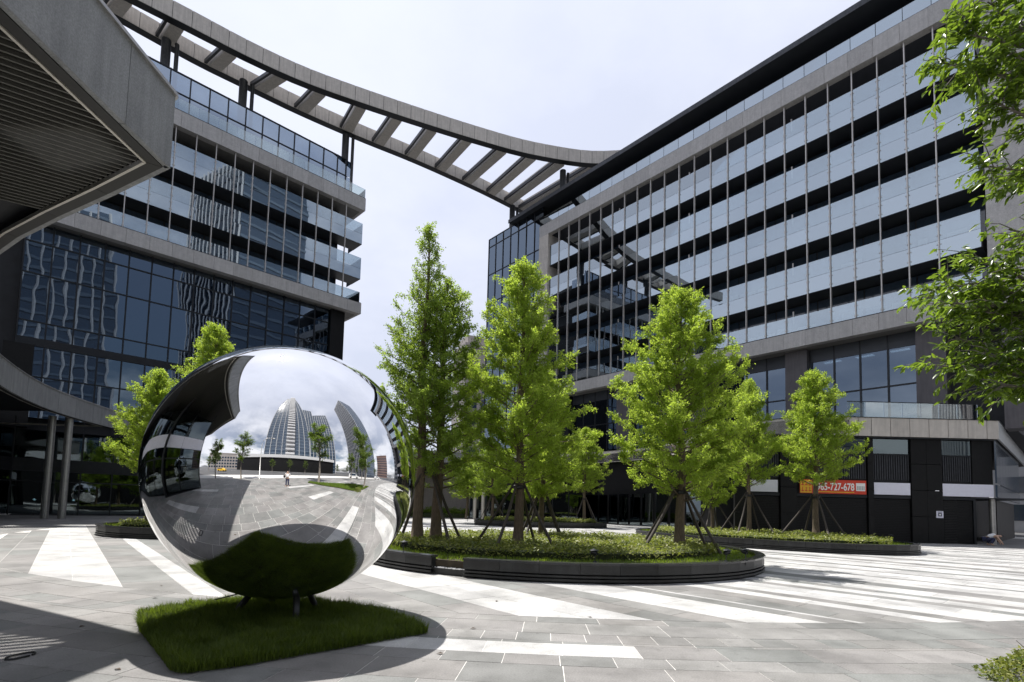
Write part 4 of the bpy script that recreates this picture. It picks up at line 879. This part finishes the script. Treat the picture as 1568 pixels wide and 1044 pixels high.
P_ = [(q[0], q[1]) for q in QR]+[(29.5, 31.6), (48, 48.6), (60, 90), (-40, 90), (-34, 50)]; m = MB(); m.prism(inset(P_, .0), 6.55, 7.4); m.build('podium_slab', M['slabedge'], rpod)
# terrace rail
for i in range(7): jitter(part(rpod, 'rail_pane', 20.8+i*1.15, 21.9+i*1.15, 32.2, 32.22, 7.5, 8.65, 'glass_sp' if False else 'glass_rail'))
part(rpod, 'hand_rail', 20.8, 28.85, 32.18, 32.24, 8.65, 8.69, 'mullion')
for i in range(6):
    a = Vector((28.9, 32.2))+Vector((.735, .678))*i*2; link('rail_pane', boxmesh(1.9, .02, 1.15, 'glass_sp'), rpod, (a.x+.7, a.y+.65, 8.08), (0, 0, math.atan2(.678, .735)))
# shopfront wall pieces, Y = 31.9
Yw = 31.95
def fw(name, x0, x1, z0, z1, mat, dy=0, th=.12): return part(rpod, name, x0, x1, Yw+dy, Yw+dy+th, z0, z1, mat)
part(rpod, 'back_wall', 13.5, 28.0, 34.5, 34.6, 0, 6.5, 'core'); part(rpod, 'shop_soffit', 13.5, 29.5, 31.6, 36, 6.36, 6.39, 'eave')
pill = [(13.6, 14.3), (16.4, 17.4), (21.75, 22.1), (24.4, 26.3)]
for a, b_ in pill:
    n = max(1, round((b_-a)/.9))
    for i in range(n):
        for z0, z1 in ((.0, 1.6), (1.62, 3.2), (3.22, 4.8), (4.82, 6.36)): fw('wall_panel', a+(b_-a)*i/n+.008, a+(b_-a)*(i+1)/n-.008, z0, z1-.01, 'blackpanel', -.12, .2)
bays = [(14.3, 16.4), (17.4, 21.75), (22.1, 24.4), (26.3, 28.2)]
for a, b_ in bays:
    for k in range(26):
        z = .03+k*.1; fw('shutter_slat', a+.04, b_-.04, z, z+.085, 'shutter', .0, .05)
    fw('shutter_box', a, b_, 2.66, 2.84, 'mullion', -.05, .2)
    n = round((b_-a)/.14)
    for i in range(n): fw('wall_slat', a+(b_-a)*i/n+.02, a+(b_-a)*(i+1)/n-.045, 3.8, 5.35, 'darkmetal', .0, .08)
    fw('window_pane', a+.05, b_-.05, 5.4, 6.3, 'glass_shop'); fw('transom', a, b_, 5.33, 5.41, 'mullion', -.02, .12)
    fw('slat_backing', a, b_, 2.84, 5.35, 'core', .1, .05)
fw('sign_panel', 14.45, 16.25, 2.89, 3.62, 'white', -.08, .1); fw('sign_panel', 22.15, 24.35, 2.89, 3.62, 'white', -.08, .1); fw('sign_panel', 26.33, 29.45, 2.89, 3.65, 'white', -.08, .1)
# corner recess with gate, corner column, side wall
for i in range(11): part(rpod, 'gate_bar', 28.35+i*.16, 28.43+i*.16, 33.0+i*.14, 33.08+i*.14, .05, 2.5, 'darkmetal')
part(rpod, 'gate_rail', 28.2, 28.34, 31.9, 33.1, 0, 2.84, 'mullion'); part(rpod, 'recess_soffit', 28.2, 33, 31.9, 37, 2.8, 2.86, 'eave')
m = MB(); m.prism([(27.9, 33.7), (46, 50.3), (46, 50.6), (27.9, 34.0)], 0, 6.4); m.build('recess_wall', M['blackpanel'], rpod)
m = MB(); m.tube([(29.75, 32.35, 0), (29.75, 32.35, 2.85)], .16, 14); m.build('corner_column', M['steel'], rpod)
fw('corner_panel', 28.2, 29.45, 3.60, 6.36, 'blackpanel', -.05, .1)
ds = Vector((.735, .678))
for i in range(9):
    a = Vector((29.5, 31.75))+ds*(i*2.0+1); r_ = math.atan2(.678, .735)
    link('glass_panel', boxmesh(1.94, .08, 2.6, 'darkglass'), rpod, (a.x, a.y, 5.05), (0, 0, r_)); link('sign_strip', boxmesh(1.98, .1, .75, 'darkglass'), rpod, (a.x, a.y, 3.27), (0, 0, r_))
    if i > 1: link('wall_panel', boxmesh(1.98, .1, 2.85, 'blackpanel'), rpod, (a.x+.6, a.y+1.2, 1.42), (0, 0, r_))
# back part walls: pale wall with columns and dark entrance
part(rpod, 'pale_wall', -20, -5.2, 70, 70.3, 0, 6.5, 'beige'); part(rpod, 'dark_entrance', -5.1, 20, 66.5, 66.7, 0, 6.55, 'core')
for i in range(12): part(rpod, 'entrance_pane', -5+i*2, -3.1+i*2, 63.6, 63.63, .1, 3.2, 'glass_shop'); part(rpod, 'entrance_mullion', -5.05+i*2, -4.95+i*2, 63.55, 63.7, 0, 6.5, 'mullion')
m = MB(); m.prism([(9.5, 57.5), (13.6, 52), (15.2, 46), (15.6, 39), (14.4, 33), (14.5, 33), (15.8, 39), (15.4, 46), (13.9, 52), (9.8, 57.7)], 0, 6.5); m.build('dark_wall', M['blackpanel'], rpod)
for i in range(9):
    a = Vector((9.4, 57.3)).lerp(Vector((14.9, 38)), i/9); link('shop_pane', boxmesh(1.8, .03, 2.9, 'glass_shop'), rpod, (a.x-.3, a.y, 1.6), (0, 0, math.atan2(-19.3, 5.5)))
for x, y in ((-4.25, 61), (-3.3, 61)):
    m = MB(); m.tube([(x, y, -.02), (x, y, 6.7)], .2, 14); tag(m.build('round_column', M['trim']), 'pale round column, %s of the pair behind the central trunks' % ('left' if x < -4 else 'right'), 'column', 'paired pale columns at the back')
h_ = MB(); h_.box(-14, -5.5, 66, 67, 0, .9); o, _m = shrubs('hedge_shrubs', 'clipped hedge before the pale wall far behind the trees', [(-16, 64.5), (-5.2, 64.5), (-5.2, 66.5), (-16, 66.5)], 9000, .0, 1.3, M['leafB'], 44, .2); _m.build('hedge_twigs', M['hedgecore'], o)

# red banner with the phone number
bn = thing('red_banner', 'red shop banner with white phone number behind the round tree', 'banner', (17.55, 31.78, 2.86))
part(bn, 'cloth', 0, 4.05, 0, .015, 0, .84, 'red'); part(bn, 'yellow_print', .02, .72, -.008, -.003, .03, .80, 'yellow')
def text(s_, name, size, loc, parent, mat, sx=1):
    c = bpy.data.curves.new(name, 'FONT'); c.body = s_; c.size = size; c.extrude = .002; c.offset = .012
    o = bpy.data.objects.new(name, c); C.objects.link(o); bpy.context.view_layer.update()
    me = bpy.data.meshes.new_from_object(o.evaluated_get(bpy.context.evaluated_depsgraph_get())); bpy.data.objects.remove(o)
    me.materials.clear(); me.materials.append(M[mat]); o = link(name, me, parent, loc, (R(90), 0, 0)); o.scale = (sx, 1, 1); return o
text('0965-727-678', 'phone_number', .62, (.80, -.006, .22), bn, 'ink', .72)
for i in range(3):
    for j in range(2): part(bn, 'yellow_glyph', .08+i*.22, .24+i*.22, -.014, -.009, .12+j*.36, .17+j*.36, 'red'); part(bn, 'yellow_glyph', .14+i*.22, .18+i*.22, -.014, -.009, .1+j*.36, .38+j*.36, 'red')
part(bn, 'white_box', 3.42, 3.98, -.008, -.003, .2, .68, 'ink'); part(bn, 'small_print', .8, 3.3, -.008, -.003, .08, .13, 'yellow')
for i in range(5): part(bn, 'grey_print', 3.47+i*.1, 3.54+i*.1, -.012, -.009, .26, .5, 'panel_l')
nb = thing('wall_notice', 'small white notice with blue symbol on the black wall', 'notice', (25.85, 31.8, 1.55)); part(nb, 'board', 0, .42, 0, .02, 0, .42, 'white'); part(nb, 'symbol', .1, .32, -.006, -.002, .1, .3, 'navy'); part(nb, 'symbol_centre', .16, .26, -.01, -.007, .15, .25, 'ink')
part(nb, 'small_print', .08, .34, -.006, -.002, .34, .37, 'navy')

# far buildings
def block(name, label, x, y, w_, d_, h, rz, mat, fh=3.4, bay=3.2, wm='darkglass', cat='building', bands=True, maxw=260):
    t = thing(name, label, cat, (x, y, 0), rz)
    part(t, 'wall', -w_/2, w_/2, -d_/2, d_/2, 0, h, mat); nf = int((h-1.5)/fh); nb_ = max(1, int(w_/bay)); c = 0
    for f in range(nf):
        for i in range(nb_):
            if c >= maxw: break
            x0 = -w_/2+(i+.18)*w_/nb_; part(t, 'window', x0, x0+w_/nb_*.66, -d_/2-.06, -d_/2+.05, 1.4+f*fh, 1.4+f*fh+fh*.58, wm); c += 1
    part(t, 'roof_parapet', -w_/2-.2, w_/2+.2, -d_/2-.2, d_/2+.2, h, h+.9, mat)
    return t
b1 = block('apartment_building', 'beige tower block peeking between the trees left of the blue glass corner', -9.0, 112, 6.5, 8, 34.6, R(25), 'beige')
part(b1, 'roof_frame', -2.5, 2.5, -3, 3, 35.5, 37.5, 'beige')
block('apartment_building', 'pale building glimpsed behind the leaves at far right', 70, 66, 14, 14, 44, R(-40), 'towerwall')
# towers behind the camera that show in the sphere and the glass
def tower(label, x, y, rz, w_, d_, h, top=.5, nf=36, nfin=9, setb=.0):
    t = thing('glass_tower', label, 'tower', (x, y, 0), rz)
    zs = np.linspace(0, h, 10); m = MB(); prev = None
    def hw(z): k = z/h; return 1-(1-top)*k**2.2
    for a, b in zip(zs[:-1], zs[1:]):
        ka, kb = hw(a), hw(b); p = lambda k: [(-w_/2*k, -d_/2*k), (w_/2*k, -d_/2*k), (w_/2*k, d_/2*k), (-w_/2*k, d_/2*k)]
        A, B = p(ka), p(kb); m.add([(*q, a) for q in A]+[(*q, b) for q in B], [(0, 1, 5, 4), (1, 2, 6, 5), (2, 3, 7, 6), (3, 0, 4, 7)])
    k = hw(h); m.box(-w_/2*k, w_/2*k, -d_/2*k, d_/2*k, h-.1, h); m.build('glass_core', M['darkglass'], t)
    for f in range(nf):
        z = h*(f+.5)/nf; k = hw(z); part(t, 'floor_band', -w_/2*k-.15, w_/2*k+.15, -d_/2*k-.15, d_/2*k+.15, z-.35, z+.35, 'tower_band')
    for i in range(nfin+1):
        f = -1+2*i/nfin; m = MB(); m.tube([(f*(w_/2*hw(z)), -d_/2*hw(z)-.5, z) for z in zs], .26, 4); m.build('fin', M['towerwall'], t)
    return t
M['tower_band'] = pmat('grey blue spandrel', (.10, .13, .17), .3, var=.1)
tower('lower wing of the tall tower mirrored on its right', 42, -56, R(205), 16, 20, 88, .9, 26, 5)
t1 = tower('tall tapering blue glass tower behind the photographer, mirrored in the sphere centre', 22, -60, R(200), 38, 24, 128, .28, 38, 8)
for f in range(30): part(t1, 'balcony', -5, 1.5, -19+f*.18, -12, 10+f*3.6, 11.2+f*3.6, 'towerwall')
part(t1, 'podium', -34, 34, -26, 8, 0, 9, 'blackpanel'); part(t1, 'podium_band', -34.5, 34.5, -26.6, 8.5, 9, 11, 'towerwall')
tower('narrower blue glass tower mirrored right of the tallest one', 57, -44, R(232), 24, 18, 78, .85, 24, 8)
tower('dark tower mirrored in the left glass facade', 68, 0, R(302), 26, 20, 94, .95, 28, 12)
block('apartment_building', 'pinkish apartment block mirrored at the right rim of the sphere', 118, 44, 26, 14, 30, R(-70), 'redbrick')
block('apartment_building', 'low pale block mirrored left of the tower', -46, -80, 40, 14, 17, R(-20+180), 'beige')
block('apartment_building', 'distant pale block mirrored behind the lamp post', -16, -110, 30, 14, 22, R(180), 'towerwall')
# row of trees across the road
for i, (x, y) in enumerate(((10, -24), (17, -22), (34, -14), (40, -9), (45, -3), (50, 5), (-24, -20), (-34, -22), (52, 14), (3, -27))):
    street(SB, x, y, ['tree before the dark podium across the road', 'second tree before the dark podium', 'tree by the white van', 'tree right of the white van', 'tree across the road at the bend', 'tree past the bend', 'tree beyond the taxi', 'tree farthest left across the road', 'last tree along the right hand road', 'tree before the podium corner'][i], .75, i*1.3, 'trees across the road')
# street lamp
sl = thing('street_lamp', 'tall curved grey street lamp mirrored left of the tower', 'street lamp', (-2.6, -6.2, 0))
m = MB(); m.tube([(0, 0, 0), (0, 0, 6.2), (.15, 0, 7.1), (.7, 0, 7.6), (1.5, 0, 7.7)], [.09, .06, .05, .045, .04], 10); m.build('pole', M['steel'], sl, True)
m = MB(); m.tube([(1.4, 0, 7.68), (2.1, 0, 7.7)], [.09, .12], 8); m.build('lamp_head', M['steel'], sl, True)
# vehicles
def car(label, x, y, rz, mat, name='parked_car', van=False):
    t = thing(name, label, 'car', (x, y, 0), rz, 'vehicles on the road behind')
    M_ = M[mat]; h = 1.9 if van else 1.45; m = MB()
    prof = [(-2.2, .35), (-2.25, .9), (-2.05, h-.15 if van else .95), (-1.5, h), (.6, h), (1.35, .98), (2.15, .85), (2.25, .35)]
    m.v = [(p[0], -.85, p[1]) for p in prof]+[(p[0], .85, p[1]) for p in prof]; n = len(prof); m.f = [tuple(range(n)), tuple(range(2*n-1, n-1, -1))]+[(i, i+n, (i+1)%n+n, (i+1)%n) for i in range(n)]; m.build('body', M_, t)
    for s_ in (-1, 1): part(t, 'side_window', -1.7, .75, s_*.85-.015, s_*.85+.015, .98, h-.14, 'darkglass')
    for a in (-1.4, 1.4):
        for s_ in (-1, 1): m = MB(); m.tube([(a, s_*.68, .33), (a, s_*.9, .33)], .33, 16); m.build('wheel', M['cable'], t)
    for s_ in (-1, 1): part(t, 'headlight', 2.15, 2.24, s_*.6-.15, s_*.6+.15, .65, .78, 'ink')
    return t
M['white_paint'] = pmat('white car paint', (.75, .75, .75), .25, var=.02); M['yellow_paint'] = pmat('yellow taxi paint', (.75, .45, .03), .25, var=.02)
car('white van parked across the road, mirrored right in the sphere', 24, 0, R(75), 'white_paint', 'parked_van', True); car('yellow taxi mirrored at the left beyond the canopy', -19, -24, R(10), 'yellow_paint', 'taxi'); car('white car farther up the right hand road', 37, 14, R(70), 'white_paint')

# ------------------------------------------------------------------ people
def skin(name, J, E_, mat, parent, sub=2):
    me = bpy.data.meshes.new(name); me.from_pydata([j[0] for j in J], E_, []); me.update(); o = bpy.data.objects.new(name, me); C.objects.link(o)
    md = o.modifiers.new('s', 'SKIN'); md.use_smooth_shade = True
    for i, j in enumerate(J): r_ = j[1]; me.skin_vertices[0].data[i].radius = (r_, r_) if not isinstance(r_, tuple) else r_
    me.skin_vertices[0].data[0].use_root = True
    sb = o.modifiers.new('d', 'SUBSURF'); sb.levels = sub; sb.render_levels = sub
    bpy.context.view_layer.update(); m2 = bpy.data.meshes.new_from_object(o.evaluated_get(bpy.context.evaluated_depsgraph_get())); bpy.data.objects.remove(o)
    m2.materials.clear(); m2.materials.append(M[mat]); m2.polygons.foreach_set('use_smooth', [True]*len(m2.polygons)); return link(name, m2, parent)
ph = thing('person', 'standing photographer in white shirt and dark trousers with black backpack, mirrored in the sphere', 'person', (.02, -.52, 0), R(23))
skin('body', [((0, 0, .95), .13), ((0, 0, 1.2), .13), ((0, 0, 1.40), .10), ((0, .02, 1.50), .05), ((0, .05, 1.60), .085), ((0, .05, 1.70), .08), ((.18, 0, 1.40), .05), ((.24, .16, 1.22), .042), ((.10, .34, 1.50), .035), ((.07, .38, 1.56), .03), ((-.18, 0, 1.40), .05), ((-.24, .16, 1.22), .042), ((-.10, .34, 1.50), .035), ((-.07, .38, 1.56), .03), ((.09, 0, .88), .08), ((.11, .02, .48), .058), ((.12, 0, .08), .042), ((.13, .14, .04), .035), ((-.09, 0, .88), .08), ((-.11, .02, .48), .058), ((-.12, 0, .08), .042), ((-.13, .14, .04), .035)],
     [(0, 1), (1, 2), (2, 3), (3, 4), (4, 5), (2, 6), (6, 7), (7, 8), (8, 9), (2, 10), (10, 11), (11, 12), (12, 13), (0, 14), (14, 15), (15, 16), (16, 17), (0, 18), (18, 19), (19, 20), (20, 21)], 'skin', ph)
skin('shirt', [((0, 0, .98), .155), ((0, 0, 1.2), .16), ((0, 0, 1.38), .14), ((.18, 0, 1.40), .075), ((.22, .1, 1.28), .068), ((-.18, 0, 1.40), .075), ((-.22, .1, 1.28), .068)], [(0, 1), (1, 2), (2, 3), (3, 4), (2, 5), (5, 6)], 'shirt', ph)
skin('trousers', [((0, 0, .96), .15), ((.09, 0, .86), .10), ((.11, .02, .48), .078), ((.12, 0, .12), .065), ((-.09, 0, .86), .10), ((-.11, .02, .48), .078), ((-.12, 0, .12), .065)], [(0, 1), (1, 2), (2, 3), (0, 4), (4, 5), (5, 6)], 'navy', ph)
skin('hair', [((0, .02, 1.66), .085), ((0, .02, 1.73), .075)], [(0, 1)], 'hair', ph)
bp = thing('backpack', 'black backpack hanging at the photographer\'s side', 'backpack', (-.26, -.64, .95)); skin('bag', [((0, 0, 0), .14), ((0, 0, .3), .13)], [(0, 1)], 'blackcloth', bp)
cr_ = thing('person', 'person crouching in pale top and dark blue trousers at the foot of the right corner', 'person', (28.3, 31.2, 0), R(-20))
skin('body', [((0, 0, .42), .12), ((.22, -.06, .56), .12), ((.42, -.12, .62), .10), ((.55, -.15, .58), .05), ((.66, -.18, .55), .085), ((.40, -.30, .5), .05), ((.52, -.42, .25), .04), ((.60, -.44, .08), .03), ((.45, .06, .5), .05), ((.58, .0, .25), .04), ((.66, -.02, .08), .03), ((.05, -.1, .38), .085), ((.30, -.2, .42), .07), ((.12, -.2, .08), .05), ((.26, -.24, .04), .04), ((-.02, .1, .38), .085), ((.24, .12, .40), .07), ((.06, .12, .08), .05), ((.2, .12, .04), .04)],
     [(0, 1), (1, 2), (2, 3), (3, 4), (2, 5), (5, 6), (6, 7), (2, 8), (8, 9), (9, 10), (0, 11), (11, 12), (12, 13), (13, 14), (0, 15), (15, 16), (16, 17), (17, 18)], 'skin', cr_)
skin('shirt', [((.02, 0, .46), .15), ((.22, -.06, .58), .155), ((.42, -.12, .64), .125)], [(0, 1), (1, 2)], 'shirt', cr_)
skin('trousers', [((0, 0, .42), .14), ((.05, -.1, .38), .105), ((.30, -.2, .42), .09), ((.12, -.2, .12), .07), ((-.02, .1, .38), .105), ((.24, .12, .40), .09), ((.06, .12, .12), .07)], [(0, 1), (1, 2), (2, 3), (0, 4), (4, 5), (5, 6)], 'navy', cr_)
skin('hair', [((.68, -.18, .58), .09), ((.7, -.19, .62), .08)], [(0, 1)], 'hair', cr_)
# people on balconies are too small; loose things on the paving
m = MB(); m.tube([(-4.79+.075*math.cos(a)*(1+.15*math.sin(2*a)), 5.26+.13*math.sin(a), .012) for a in np.linspace(.3, 2*PI+.1, 22)], .009, 6); tag(m.build('cable_loop', M['cable']), 'small black cable loop lying on the shaded paving at bottom left', 'cable')
for i, (x, y, l) in enumerate(((-.72, 5.72, 'dark dry leaf just below the front white slab row'), (-.2, 8.9, 'dry leaf on grey paving right of the grass'), (1.2, 7.8, 'dry leaf near the tip of the wide white wedge'), (-5.6, 8.4, 'dry leaf on the paving left of the sphere'), (-6.3, 9.6, 'dark leaf by the thin pale lines at left'), (-.45, 6.9, 'dry leaf beside the right tip of the grass'), (-5.2, 6.5, 'dry leaf inside the canopy shadow'), (-3.6, 4.95, 'small leaf near the lower tip of the grass'))):
    m = MB(); s_ = .035; m.add([(-s_*1.3, 0, .004), (0, -s_*.6, .014), (s_*1.3, 0, .006), (0, s_*.6, .018), (0, 0, .008)], [(0, 1, 4), (1, 2, 4), (2, 3, 4), (3, 0, 4)]); o = m.build('dry_leaf', M['lead']); o.location = (x, y, 0); o.rotation_euler = (0, 0, i*1.3); tag(o, l, 'leaf', 'fallen leaves on the paving')
